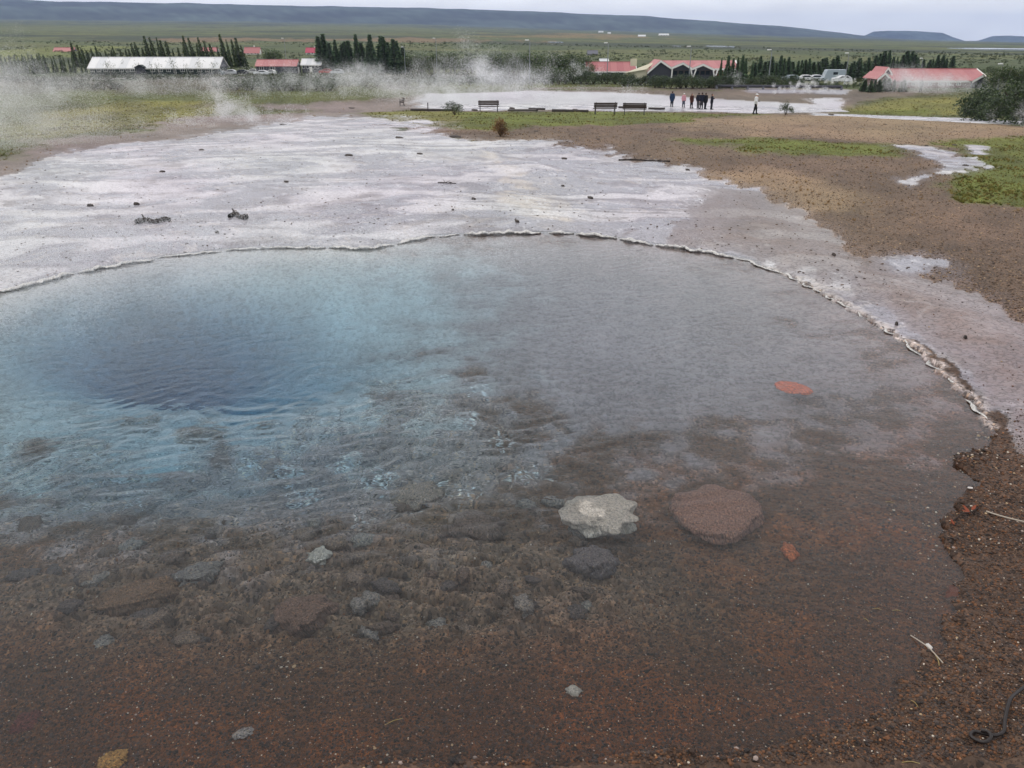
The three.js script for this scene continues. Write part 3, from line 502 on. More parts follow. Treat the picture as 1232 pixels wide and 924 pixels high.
// ------------------------------------------------------------ gravel and pebbles too many to count
function strewn(name, label, category, geo, material, list) {
  const o = new THREE.InstancedMesh(geo, material, list.length), M = new THREE.Matrix4(), q = new THREE.Quaternion(), e = new THREE.Euler(), p = new THREE.Vector3(), s = new THREE.Vector3();
  o.name = numbered(name);
  list.forEach(([x, y, z, sx, sy, sz, t, c, tilt = 0.3], i) => { o.setMatrixAt(i, M.compose(p.set(x, y, z), q.setFromEuler(e.set(tilt * Math.sin(i * 7.1), t, tilt * Math.cos(i * 3.3))), s.set(sx, sy, sz))); o.setColorAt(i, c); });
  scene.add(o); return tag(o, label, category, null, 'stuff');
}
{
  const peb = new THREE.IcosahedronGeometry(1, 0), pal = [srgb(60, 43, 32), srgb(78, 54, 38), srgb(40, 32, 28), srgb(94, 66, 44), srgb(112, 72, 42), srgb(76, 64, 58)], light = [srgb(208, 196, 178), srgb(186, 158, 122), srgb(164, 146, 136), srgb(160, 108, 70)];
  const L = [], g = rngOf(91), pm = new THREE.MeshStandardMaterial({ roughness: 0.7 });
  for (let i = 0; i < 110000; i++) {
    const px = -60 + g() * 1350, py = 600 + Math.pow(g(), 0.75) * 345;
    const [x, z] = onPlane(px, py, -0.1), y = groundY(x, z);
    const dry = y > 0, k = g(), s = (0.0022 + 0.0045 * Math.pow(g(), 3)) * (dry ? 1.15 : 1), big = k < 0.012 ? 1.8 : 1;
    if (!dry && ledgeAmount(x, z) > 0.7 && g() < 0.5) continue;
    const pale = g() < 0.06, c = pale ? light[Math.floor(g() * 4)] : pal[Math.floor(g() * 6)];
    const sz = pale ? 0.7 : 1.1; L.push([x, y + s * 0.2, z, s * sz * big * (0.8 + 0.5 * g()), s * sz * big * 0.65, s * sz * big * (0.8 + 0.5 * g()), g() * 6.3, c]);
  }
  for (let i = 0; i < 26000; i++) { // right bank, where loose grit edges the pool
    const px = 1000 + g() * 290, py = 330 + g() * 330, [x, z] = onPlane(px, py, 0.05), d = poolSD(x, z); if (d > 0.3 || d < -1.6 || g() > 0.04 + 0.9 * sstep(470, 560, py)) continue;
    const s = 0.0025 + 0.006 * Math.pow(g(), 3);
    L.push([x, groundY(x, z) + s * 0.3, z, s * 1.2, s * 0.7, s, g() * 6.3, g() < 0.06 ? light[Math.floor(g() * 4)] : pal[Math.floor(g() * 6)]]);
  }
  for (const [px, py, n, sp] of [[1186, 524, 70, 0.06], [1176, 545, 80, 0.09], [1155, 556, 80, 0.08], [1152, 610, 40, 0.1], [1140, 655, 40, 0.07], [890, 908, 40, 0.06], [460, 918, 60, 0.1], [555, 916, 50, 0.08], [820, 912, 40, 0.12], [330, 800, 60, 0.16]]) for (let i = 0; i < n; i++) { // heaps of coarser pebbles at the water's edge
    const [cx, cz] = onPlane(px, py), x = cx + (g() + g() - 1) * sp * 1.6, z = cz + (g() + g() - 1) * sp * 1.6, s = 0.004 + 0.010 * g() * g();
    L.push([x, groundY(x, z) + s * 0.6, z, s * 1.25, s * 0.75, s, g() * 6.3, g() < 0.14 ? light[Math.floor(g() * 3)] : pal[Math.floor(g() * 6)]]);
  }
  strewn('gravel', 'fine brown gravel with pale grains on the pool floor and shore', 'gravel', peb, pm, L);
  const F = [], fp = [srgb(104, 84, 66), srgb(122, 98, 76), srgb(92, 74, 60), srgb(150, 126, 98), srgb(78, 64, 54)];
  for (let i = 0; i < 90000; i++) { // coarse field of stones on the brown slope
    const px = 480 + g() * 860, py = 136 + Math.pow(g(), 1.2) * 320; const [x, z] = ray(px, py), r = Math.hypot(x, z), m = landColor(x, z);
    if (m.kind !== 0 || poolSD(x, z) > -0.4) continue;
    const s = (0.005 + 0.014 * Math.pow(g(), 2.5)) * Math.max(0.7, Math.min(1.8, r / 20));
    F.push([x, groundY(x, z) + s * 0.3, z, s * (0.8 + 0.6 * g()), s * 0.6, s * (0.8 + 0.6 * g()), g() * 6.3, g() < 0.06 ? light[1] : fp[Math.floor(g() * 5)]]);
  }
  for (let i = 0; i < 3800; i++) { // dark bits strewn over the sinter
    const px = -60 + g() * 1200, py = 150 + g() * 200; const [x, z] = ray(px, py), r = Math.hypot(x, z), m = landColor(x, z);
    if (!(m.kind & 1) || poolSD(x, z) > -0.1 || r > 70) continue;
    const s = (0.005 + 0.012 * Math.pow(g(), 3)) * Math.max(1, r / 20);
    F.push([x, groundY(x, z) + s * 0.2, z, s * 1.6, s * 0.5, s, g() * 6.3, g() < 0.7 ? fp[4] : fp[0]]);
  }
  strewn('field_gravel', 'brown volcanic gravel strewn over slope and crust', 'gravel', peb, pm, F);
  // grass: short bent blades in tufts
  const bl = []; for (let k = 0; k < 9; k++) { const a = k * 2.4, l = 0.6 + 0.4 * ((k * 37) % 10) / 10, dx = Math.cos(a), dz = Math.sin(a), w = 0.10; bl.push(dx * 0.12 - dz * w, 0, dz * 0.12 + dx * w, dx * 0.12 + dz * w, 0, dz * 0.12 - dx * w, dx * 0.6, l, dz * 0.6); }
  const tuft = new THREE.BufferGeometry(); tuft.setAttribute('position', new THREE.Float32BufferAttribute(bl, 3)); tuft.computeVertexNormals();
  const G = [], gp = [srgb(104, 104, 44), srgb(124, 114, 54), srgb(86, 92, 40), srgb(146, 126, 70), srgb(98, 84, 46)], sp = [srgb(160, 134, 96), srgb(140, 114, 80)];
  for (let i = 0; i < 80000; i++) {
    const px = -80 + g() * 1400, py = 100 + Math.pow(g(), 1.3) * 170; const [x, z] = ray(px, py), r = Math.hypot(x, z), m = landColor(x, z);
    if (m.kind & 1 || (m.kind === 0 && g() > 0.05)) continue;
    const s = (0.04 + 0.07 * g()) * Math.max(1, Math.min(2, r / 40)) * (0.7 + 0.5 * n2(x / 3, z / 3));
    G.push([x, groundY(x, z) - 0.005, z, s, s * 0.8, s, g() * 6.3, m.kind === 2 ? gp[Math.floor(g() * 5)] : sp[i & 1], 0.1]);
  }
  strewn('grass', 'short wind-bent grass and moss tufts on heath and slope', 'grass', tuft, new THREE.MeshStandardMaterial({ roughness: 1, side: THREE.DoubleSide }), G);
  console.log('strewn', L.length, F.length, G.length);
}

// ------------------------------------------------------------ driftwood, twigs, rope at the spring
const darkWood = mat(srgb(54, 46, 42)), paleWood = mat(srgb(186, 174, 158)), rustLeaf = mat(srgb(132, 58, 24), { roughness: 0.6, side: THREE.DoubleSide }), straw = mat(srgb(170, 148, 96));
const tube = (pts, r, n = 24, k = 7) => new THREE.TubeGeometry(new THREE.CatmullRomCurve3(pts.map((p) => new THREE.Vector3(...p))), n, r, k);
const onLand = (px, py, up = 0) => { const [x, z] = onPlane(px, py, 0.03), y = groundY(x, z); return [x, Math.max(y, -0.005) + up, z]; };
function log(label, list, r) {
  const P = list.map(([a, b]) => { const [x, z] = ray(a, b); return [x, groundY(x, z) + r * 0.9, z]; }), o = thing('driftwood', ...P[0]);
  const loc = P.map((p, i) => [p[0] - P[0][0], p[1] - P[0][1] + 0.5 * r * (i % 2), p[2] - P[0][2]]);
  const g = tube(loc, r, 30, 8), a = g.attributes.position; for (let i = 0; i < a.count; i++) { const k = 1 + 0.5 * n3(a.getX(i) * 14, a.getY(i) * 30, a.getZ(i) * 14); a.setY(i, a.getY(i) * k); } g.computeVertexNormals();
  mesh('trunk', g, darkWood, o);
  const mid = loc[Math.floor(loc.length / 2)], q = loc[1];
  mesh('branch', bar(mid, [mid[0] + 0.12, mid[1] + 0.07, mid[2] + 0.1], r * 0.6, r * 0.2), darkWood, o); mesh('branch', bar(q, [q[0] - 0.06, q[1] + 0.08, q[2] - 0.05], r * 0.6, r * 0.2), darkWood, o);
  tag(o, label, 'driftwood');
}
log('dark gnarled driftwood log lying straight on the pale crust', [[165, 275], [176, 273], [188, 274], [198, 272], [206, 271]], 0.035);
log('short dark driftwood piece with an arched back on the crust', [[277, 267], [284, 264.5], [290, 268], [298, 269.5]], 0.035);
log('thin weathered brown plank on grey crust below the slope', [[744, 196], [765, 196.5], [790, 197], [806, 197.5]], 0.022);
log('thin short stick on grey crust above the pool', [[527, 224], [536, 224.6], [549, 224.8]], 0.012);
{
  const rope = (pts) => pts.map(([a, b, u]) => onLand(a, b, u)), o = mesh('rope', tube(rope([[1240, 826, 0.02], [1224, 838, 0.02], [1212, 852, 0.02], [1207, 872, 0.02], [1206, 884, 0.018], [1196, 888, 0.016], [1184, 886, 0.016], [1172, 882, 0.015], [1167, 887, 0.015], [1173, 893, 0.016], [1183, 898, 0.018], [1190, 894, 0.028], [1186, 888, 0.034], [1178, 885, 0.03]]), 0.0075, 90, 8), mat(srgb(36, 28, 26), { roughness: 0.5 }));
  tag(o, 'dark wet looped rope lying on the brown gravel', 'rope');
  const t = thing('twig', ...onLand(1097, 759, 0.008)), L = (a, b, u = 0.008) => { const p = onLand(a, b, u), q = onLand(1097, 759, 0.008); return [p[0] - q[0], p[1] - q[1], p[2] - q[2]]; };
  mesh('stem', tube([L(1097, 759), L(1107, 768, 0.02), L(1118, 777, 0.015), L(1136, 794)], 0.0028, 16, 6), paleWood, t);
  mesh('bark_flake', rockGeo(0.012, 0.006, 0.02, 4, 2).translate(...L(1119, 773, 0.012)), mat(srgb(206, 200, 194)), t);
  mesh('fork', tube([L(1124, 782), L(1130, 790), L(1131, 797)], 0.002, 8, 5), straw, t);
  tag(t, 'pale forked twig lying on wet gravel at the water line', 'twig');
  const s = mesh('stick', tube([onLand(1186, 617, 0.01), onLand(1200, 621, 0.014), onLand(1216, 625, 0.012), onLand(1240, 632, 0.01)], 0.005, 20, 6), paleWood); tag(s, 'thin bleached stick on the gravel bank', 'stick');
  const w = thing('seaweed_sprig', ...onLand(1168, 617, 0.006)), Q = (a, b, u = 0.006) => { const p = onLand(a, b, u), q = onLand(1168, 617, 0.006); return [p[0] - q[0], p[1] - q[1], p[2] - q[2]]; };
  mesh('stem', tube([Q(1146, 628), Q(1158, 621, 0.012), Q(1168, 617, 0.014), Q(1182, 609, 0.01)], 0.004, 14, 6), mat(srgb(48, 34, 26)), w);
  mesh('stem', tube([Q(1168, 616, 0.012), Q(1177, 621, 0.01), Q(1187, 627, 0.006)], 0.0035, 10, 6), mat(srgb(48, 34, 26)), w);
  const leaf = (a, b, l, wd, turn, up) => { const s = new THREE.Shape(); s.moveTo(0, 0); s.quadraticCurveTo(wd, l * 0.4, 0, l); s.quadraticCurveTo(-wd, l * 0.4, 0, 0); const g = new THREE.ExtrudeGeometry(s, { depth: 0.002, bevelEnabled: false, steps: 1, curveSegments: 8 }); g.rotateX(-Math.PI / 2 + 0.35).rotateY(turn).translate(...Q(a, b, up)); mesh('leaf', g, rustLeaf, w); };
  leaf(1167, 619, 0.07, 0.022, 0.2, 0.012); leaf(1169, 614, 0.05, 0.02, -0.9, 0.014); leaf(1148, 632, 0.045, 0.014, 0.1, 0.006); leaf(1165, 618, 0.045, 0.02, 1.4, 0.012);
  tag(w, 'rust red leafy sprig with dark stems at the gravel shore', 'sprig');
  const ring = mesh('shell', new THREE.TorusGeometry(0.012, 0.004, 6, 14).rotateX(Math.PI / 2 - 0.3), mat(srgb(226, 220, 214))); ring.position.set(...onLand(1167, 588, 0.012)); tag(ring, 'small white ring-shaped shell at the water edge', 'shell');
  const lump = rock('red_clump', 'rust brown lump of moss at the foot of the bank', 1150, 711, 16, 14, 0.03, mat(srgb(104, 50, 22)), 71, 0, 0, null, { det: 3, rough: 0.5 }); lump.userData.category = 'moss';
  for (const [a, b, c, d] of [[462, 865, 484, 857], [1051, 726, 1062, 727], [1075, 728, 1087, 729], [1096, 840, 1106, 848], [1040, 737, 1047, 742], [1066, 598, 1078, 600], [1085, 917, 1106, 922]]) { const p = onLand(a, b), q = onLand(c, d), mm = [(p[0] + q[0]) / 2, (p[1] + q[1]) / 2 + 0.008, (p[2] + q[2]) / 2]; tag(mesh('straw', tube([p, mm, q], 0.0016, 8, 5), straw), 'thin yellow straw lying on brown gravel', 'straw', 'straws on the gravel'); }
}
// ------------------------------------------------------------ trees and shrubs
const leafMat = (rough = 0.9) => new THREE.MeshPhysicalMaterial({ vertexColors: true, roughness: rough, side: THREE.DoubleSide, transmission: 0.4, thickness: 0 });
const LEAF = leafMat(), BARK = mat(srgb(74, 62, 52)), PALEBARK = mat(srgb(150, 146, 140));
function leafGeo(list, cols) { // list: [x, y, z, length, width, dir vec, colour]
  const P = [], K = [], d = new THREE.Vector3(), s = new THREE.Vector3(), t = new THREE.Vector3();
  for (const [x, y, z, l, w, dx, dy, dz, c] of list) {
    d.set(dx, dy, dz).normalize(); t.set(R(-1, 1), R(-1, 1), R(-1, 1)); s.crossVectors(d, t).normalize().multiplyScalar(w);
    P.push(x - s.x, y - s.y, z - s.z, x + s.x, y + s.y, z + s.z, x + d.x * l, y + d.y * l, z + d.z * l);
    const q = cols[c % cols.length], v = 0.75 + 0.5 * rnd(); for (let k = 0; k < 3; k++) K.push(q.r * v, q.g * v, q.b * v);
  }
  const g = new THREE.BufferGeometry(); g.setAttribute('position', new THREE.Float32BufferAttribute(P, 3)); g.setAttribute('color', new THREE.Float32BufferAttribute(K, 3)); g.computeVertexNormals(); return g;
}
function coniferGeo(n, wide, cols) { // unit height
  const L = [];
  for (let i = 0; i < n; i++) {
    const t = 0.06 + 0.94 * Math.pow(rnd(), 1.25), a = R(0, 6.283), tier = 0.75 + 0.25 * Math.sin(t * 46 + a), rad = wide * Math.pow(1 - t, 0.85) * tier * (0.8 + 0.35 * n2(a * 0.8, t * 5 + n)) + 0.008, r = rad * Math.pow(rnd(), 0.45), l = 0.05 * (1 - t) + 0.03;
    L.push([Math.cos(a) * r, t - r * 0.18, Math.sin(a) * r, l * R(0.8, 1.5), l * 0.5, Math.cos(a), R(-0.5, 0.35), Math.sin(a), i]);
  }
  return leafGeo(L, cols);
}
function bushGeo(n, cols, lobes = 14, wide = 0.6) { // unit height, width about 2 * wide
  const L = [], B = []; for (let k = 0; k < lobes; k++) { const a = R(0, 6.283), r = wide * 0.72 * Math.sqrt(rnd()); B.push([Math.cos(a) * r, R(0.25, 0.8) * (1 - 0.35 * r / wide), Math.sin(a) * r, R(0.16, 0.3)]); }
  for (let i = 0; i < n; i++) { const [x, y, z, s] = B[i % lobes], u = R(-1, 1), a = R(0, 6.283), q = Math.sqrt(1 - u * u), r = s * Math.pow(rnd(), 0.4) * (1 + 0.4 * n3(q * Math.cos(a) * 2 + x * 9, u * 2, q * Math.sin(a) * 2)); L.push([x + q * Math.cos(a) * r, Math.max(0.02, y + u * r), z + q * Math.sin(a) * r, R(0.035, 0.075), R(0.014, 0.028), R(-1, 1), R(-0.6, 1), R(-1, 1), i]); }
  return leafGeo(L, cols);
}
const stemGeo = (h, r, n, spread) => merged(Array.from({ length: n }, (_, k) => { const a = k * 2.4; return bar([0, -0.02, 0], [Math.cos(a) * spread, h, Math.sin(a) * spread], r, r * 0.35, 5); }));
const GREENS = { spruce: [srgb(88, 116, 82), srgb(102, 128, 88), srgb(74, 98, 74)], poplar: [srgb(104, 122, 86), srgb(90, 108, 78), srgb(118, 130, 92)], birch: [srgb(80, 98, 56), srgb(68, 88, 52), srgb(98, 110, 64)], willow: [srgb(66, 84, 52), srgb(82, 98, 58), srgb(56, 72, 48)], dry: [srgb(132, 96, 50), srgb(104, 78, 46), srgb(146, 112, 62)], grey: [srgb(64, 74, 60), srgb(74, 82, 64), srgb(56, 66, 56)] };
const VAR = {
  spruce: [[1500, 0.15], [1500, 0.19], [1300, 0.13]].map(([n, w]) => [coniferGeo(n, w, GREENS.spruce), merged(bar([0, -0.03, 0], [0, 0.96, 0], 0.018, 0.003))]),
  poplar: [[700, 0.11], [620, 0.095], [740, 0.13]].map(([n, w]) => [coniferGeo(n, w, GREENS.poplar), merged(bar([0, -0.03, 0], [0, 0.97, 0], 0.014, 0.003))]),
  larch: [[700, 0.12], [640, 0.14], [760, 0.13]].map(([n, w]) => [coniferGeo(n, w, GREENS.birch), merged(bar([0, -0.03, 0], [0, 0.97, 0], 0.014, 0.003))]),
  birch: [0, 1, 2].map(() => [bushGeo(1100, GREENS.birch, 16, 0.42).translate(0, 0.06, 0), stemGeo(0.75, 0.02, 4, 0.16)]),
  sapling: [0, 1].map(() => [bushGeo(90, GREENS.birch, 10, 0.34).translate(0, 0.1, 0), stemGeo(0.85, 0.012, 3, 0.14)]),
  willow: [0, 1, 2].map(() => [bushGeo(1300, GREENS.willow, 15, 0.75), stemGeo(0.6, 0.02, 6, 0.35)]),
  shrub: [0, 1, 2].map(() => [bushGeo(600, GREENS.grey, 12, 0.8), stemGeo(0.6, 0.02, 6, 0.35)]),
  dry: [0].map(() => [bushGeo(1900, GREENS.dry, 12, 0.75), stemGeo(0.6, 0.02, 6, 0.35)]),
};
const NAME = { spruce: 'spruce_tree', poplar: 'young_poplar_tree', larch: 'larch_tree', birch: 'birch_tree', sapling: 'sapling', willow: 'willow_shrub', shrub: 'shrub', dry: 'dry_shrub' };
let plantNo = 0;
function plant(kind, px, row, hpx, label, group, wide = 1, lean = 0, depthOff = 0) {
  let [x, z] = ray(px, row); const k = 1 + depthOff / Math.hypot(x, z); x *= k; z *= k;
  const y = groundY(x, z), h = hpx * metresPerPx(x, z, y), [crown, trunk] = VAR[kind][plantNo++ % VAR[kind].length];
  const o = thing(NAME[kind], x, y, z, plantNo * 1.7); o.scale.set(h * wide, h, h * wide); o.rotation.z = 0; o.rotation.order = 'ZYX'; o.rotation.z = lean;
  mesh('trunk', trunk, kind === 'birch' || kind === 'sapling' ? PALEBARK : BARK, o); mesh('crown', crown, LEAF, o);
  return tag(o, label, kind === 'willow' || kind === 'shrub' || kind === 'dry' ? 'shrub' : 'tree', group);
}
const ORD = 'first second third fourth fifth sixth seventh eighth ninth tenth eleventh twelfth thirteenth fourteenth fifteenth sixteenth seventeenth eighteenth nineteenth twentieth'.split(' ');
const row = (kind, x0, x1, n, base, h0, h1, label, group, wide = 1, lean = 0.05, off = 0) => { for (let i = 0; i < n; i++) plant(kind, lerp(x0, x1, (i + R(0.2, 0.8)) / n), base + R(-0.7, 0.7), R(h0, h1), label.includes('@') ? ORD[i] + ' ' + label.replace('@', 'counted from') : label, group, wide * R(0.65, 1.4), lean + R(-0.05, 0.05), off); };
row('poplar', -30, 18, 9, 89, 17, 23, 'slender poplar of the dense row on smoking ground', 'poplars at the far left field');
row('poplar', 20, 60, 9, 89, 20, 24, 'grey green poplar of the planted row, @ the dense poplar row', 'poplars planted along the field');
row('poplar', 62, 106, 8, 88, 16, 22, 'thin poplar towards the lodge, @ the planted poplar row', 'poplars before the lodge end');
row('larch', 92, 180, 16, 83, 18, 29, 'wind-bent larch behind the lodge, @ its end by the poplars', 'larches behind the lodge', 1, 0.12, 14);
row('larch', 180, 300, 20, 83, 20, 37, 'tall larch behind the lodge, @ its dark porch', 'tall larches behind the lodge', 0.9, 0.12, 14);
row('sapling', 110, 268, 10, 90.5, 15, 20, 'thin sapling before the lodge, @ its poplar end', 'saplings along the lodge front', 0.9, 0.1);
row('birch', 318, 338, 2, 80, 22, 25, 'round birch behind the black house, @ its parked cars', 'birches behind the black house', 0.75, 0);
row('spruce', 386, 440, 9, 87.5, 28, 44, 'dark spruce of the grove, @ the white-roofed annex', 'spruces of the western grove', 1.5, 0.04);
row('spruce', 440, 490, 9, 88.5, 28, 47, 'tall spruce of the road grove, @ the spruces by the annex', 'spruces of the road grove', 1.5, 0.04);
row('birch', 478, 600, 18, 88, 19, 26, 'leafy birch along the road, @ the spruce grove', 'birches along the road', 1.3, 0);
row('birch', 590, 706, 18, 91, 22, 30, 'dense birch leading to the low red wing, @ the road birches', 'birches beside the low red roof', 1.3, 0);
row('birch', 640, 710, 9, 98, 18, 26, 'birch on the grass edge, @ the street lamp in the steam', 'birches before the low wing', 1.2, 0);
row('shrub', -10, 90, 9, 100, 8, 14, 'grey green shrub on dark ground, @ the dense poplar row', 'shrubs in steam on dark ground', 1.2, 0);
row('shrub', 50, 150, 9, 108, 10, 16, 'dark grey shrub edging the yellow meadow, @ the steam bank', 'shrubs at the edge of the yellow meadow', 1.2, 0);
row('shrub', 90, 250, 12, 95, 6, 12, 'low verge shrub before the lodge, @ its poplar end', 'shrubs on the lodge verge', 1.2, 0);
row('willow', 255, 320, 7, 108, 12, 18, 'bushy willow in thin steam, @ the lodge end', 'willows before the black house', 1.2, 0);
row('willow', 315, 400, 10, 109, 16, 24, 'big willow of the thicket, @ the white estate car', 'willows of the thicket below the houses', 1.2, 0);
row('shrub', 400, 520, 10, 104, 10, 15, 'dusty shrub half in steam, @ the willow thicket', 'shrubs hidden by steam', 1.2, 0);
row('shrub', 520, 660, 11, 103, 8, 13, 'low shrub behind the white flat, @ the end-on bench', 'shrubs behind the white flat', 1.2, 0);
row('willow', 660, 760, 12, 101, 13, 19, 'dark willow before the low red wing, @ the road birches', 'willows before the wing', 1.2, 0);
row('willow', 745, 800, 8, 103, 10, 16, 'leafy willow before the cream slope, @ the low red wing', 'willows before the cream slope', 1.2, 0);
row('willow', 785, 880, 15, 106, 13, 20, 'thick willow under the gabled hall, @ its cream slope', 'willows under the gabled hall', 1.2, 0);
row('willow', 860, 960, 12, 105, 11, 18, 'willow of the scrub past the hall, @ the hall\'s brick end', 'willows beside the gabled hall', 1.2, 0);
row('spruce', 864, 906, 7, 101, 22, 33, 'slim spruce at the hall\'s brick end, @ the gables', 'spruces at the end of the hall', 0.8, 0);
row('spruce', 905, 975, 14, 97, 20, 29, 'dense spruce of the windbreak, @ the gabled hall', 'spruces of the windbreak', 1.8, 0.02);
row('spruce', 975, 1045, 13, 95, 16, 26, 'spruce behind the camper van, @ the white parked cars', 'spruces behind the camper van', 1.8, 0.02);
row('spruce', 1048, 1106, 11, 88, 17, 26, 'tall spruce behind the steaming house, @ its small gables', 'spruces behind the steaming house', 1.8, 0);
row('spruce', 1106, 1146, 7, 88, 14, 21, 'spruce above the long roof, @ the tall spruces behind it', 'spruces above the long roof', 1.7, 0);
row('birch', 1144, 1200, 6, 90, 9, 13, 'low birch behind the steaming house, @ the spruces above its roof', 'birches behind the far gable', 1.3, 0);
for (const [i, [px, h]] of [[1092, 14], [1112, 11], [1126, 17], [1146, 12], [1157, 13]].entries()) plant('birch', px, 101.5, h, ORD[i] + ' leafy birch in steam against the long red roof, counted from its small gables', 'birches before the steaming house', 1.1);
row('spruce', 1036, 1090, 9, 110.5, 10, 15, 'small hedge spruce before the steaming house, @ the car park', 'spruces of the low hedge', 2, 0);
row('willow', 960, 1040, 9, 106, 6, 10, 'low willow edging the car park, @ the small steam cloud', 'willows by the car park', 1.2, 0);
row('birch', 1192, 1260, 7, 108, 22, 34, 'tall leafy birch above the big bush, @ the steaming house', 'birches above the big bush', 1.2, 0);
plant('willow', 547, 138, 19, 'round bright green bush on the brow beside the path', null, 1.15);
plant('willow', 945, 138.5, 18, 'small upright green bush on the edge of the white flat', null, 0.8);
plant('dry', 602, 166, 25, 'withered orange brown bush at the edge of the sinter', null, 1.0);
{ // the big bush by the path
  const G = [bushGeo(9000, GREENS.willow, 34, 0.95), bushGeo(9000, GREENS.willow, 34, 0.95)], S = stemGeo(0.6, 0.02, 9, 0.5);
  [[1186, 146, 46, 'big dark green bush with spreading branches beside the path'], [1236, 149, 62, 'taller dark bush behind the spreading bush beside the path']].forEach(([px, r, h, label], i) => {
    const [x, z] = ray(px, r), y = groundY(x, z), H = h * metresPerPx(x, z, y), o = thing('large_bush', x, y - 0.1, z, i * 2); o.scale.set(H, H, H); mesh('stem', S, BARK, o); mesh('foliage', G[i].scale(1, 1, 1), LEAF, o); tag(o, label, 'bush');
  });
}
{ // scrub covering the plain
  const g = rngOf(33), L = [], cp = [srgb(66, 76, 50), srgb(76, 84, 54), srgb(58, 68, 48), srgb(90, 92, 58)];
  for (let i = 0; i < 13000; i++) {
    const r = 190 * Math.pow(5, g()), th = (g() - 0.5) * 1.5, x = Math.sin(th) * r, z = -Math.cos(th) * r, q = fbm(x / 240 + 8, z / 160, 3) + 0.3 * n2(x / 40, z / 40);
    if (q < -0.02 + 0.25 * (r < 320)) continue;
    const s = (0.35 + 0.7 * g() * g()) * (1 + r / 1300);
    L.push([x, baseLand(x, z) - 0.1, z, s * 2.2, s * (1.1 + 0.5 * g()), s * 1.6, g() * 6.3, cp[Math.floor(g() * 4)], 0]);
  }
  const wb = bushGeo(70, [srgb(255, 255, 255), srgb(220, 225, 215)], 9, 0.7); { const p = wb.attributes.position; const c = new THREE.Vector3(); for (let i = 0; i < p.count; i += 3) { c.set(0, 0, 0); for (let k = 0; k < 3; k++) c.add(new THREE.Vector3().fromBufferAttribute(p, i + k)); c.multiplyScalar(1 / 3); for (let k = 0; k < 3; k++) p.setXYZ(i + k, c.x + (p.getX(i + k) - c.x) * 3.2, Math.max(0, c.y + (p.getY(i + k) - c.y) * 3.2), c.z + (p.getZ(i + k) - c.z) * 3.2); } wb.computeVertexNormals(); }
  strewn('scrub', 'low dark green scrub spread over the wide heath', 'scrub', wb, new THREE.MeshStandardMaterial({ vertexColors: true, roughness: 1, side: THREE.DoubleSide }), L);
}

// ------------------------------------------------------------ houses
const redRoof = mat(srgb(188, 122, 122), { roughness: 0.55 }), redRoof2 = mat(srgb(180, 112, 114), { roughness: 0.55 }), whiteRoof = mat(srgb(232, 232, 232), { roughness: 0.5 }), whiteRoof2 = mat(srgb(214, 216, 218), { roughness: 0.5 }), whitePaint = mat(srgb(236, 234, 228), { roughness: 0.6 }), blackWall = mat(srgb(66, 68, 76)), cream = mat(srgb(206, 200, 176)), redWall = mat(srgb(116, 60, 48)), greyWall = mat(srgb(120, 120, 128)), darkGreen = mat(srgb(44, 58, 56)), glass = mat(srgb(40, 48, 56), { roughness: 0.1 }), paneLit = mat(srgb(150, 160, 166), { roughness: 0.15 });
function site(name, px, base, off = 0) { let [x, z] = ray(px, base); const k = 1 + off / Math.hypot(x, z); x *= k; z *= k; const y = groundY(x, z), o = thing(name, x, y, z), m = metresPerPx(x, z, y); o.userData.m = m; return { o, m, X: (p) => (p - px) * m, Y: (r) => (base - r) * m }; }
function windowAt(parent, x, y, z, w, h, bars = 1) {
  const f = 0.09, fr = mesh('window', merged(box(w, f, 0.08, x, y + h / 2 - f / 2, z), box(w, f, 0.08, x, y - h / 2 + f / 2, z), box(f, h - 2 * f, 0.08, x - w / 2 + f / 2, y, z), box(f, h - 2 * f, 0.08, x + w / 2 - f / 2, y, z), ...(bars ? [box(f * 0.8, h - 2 * f, 0.08, x, y, z)] : [])), whitePaint, parent);
  mesh('pane', box(w - 2 * f, h - 2 * f, 0.02, x, y, z - 0.02), glass, fr); return fr;
}
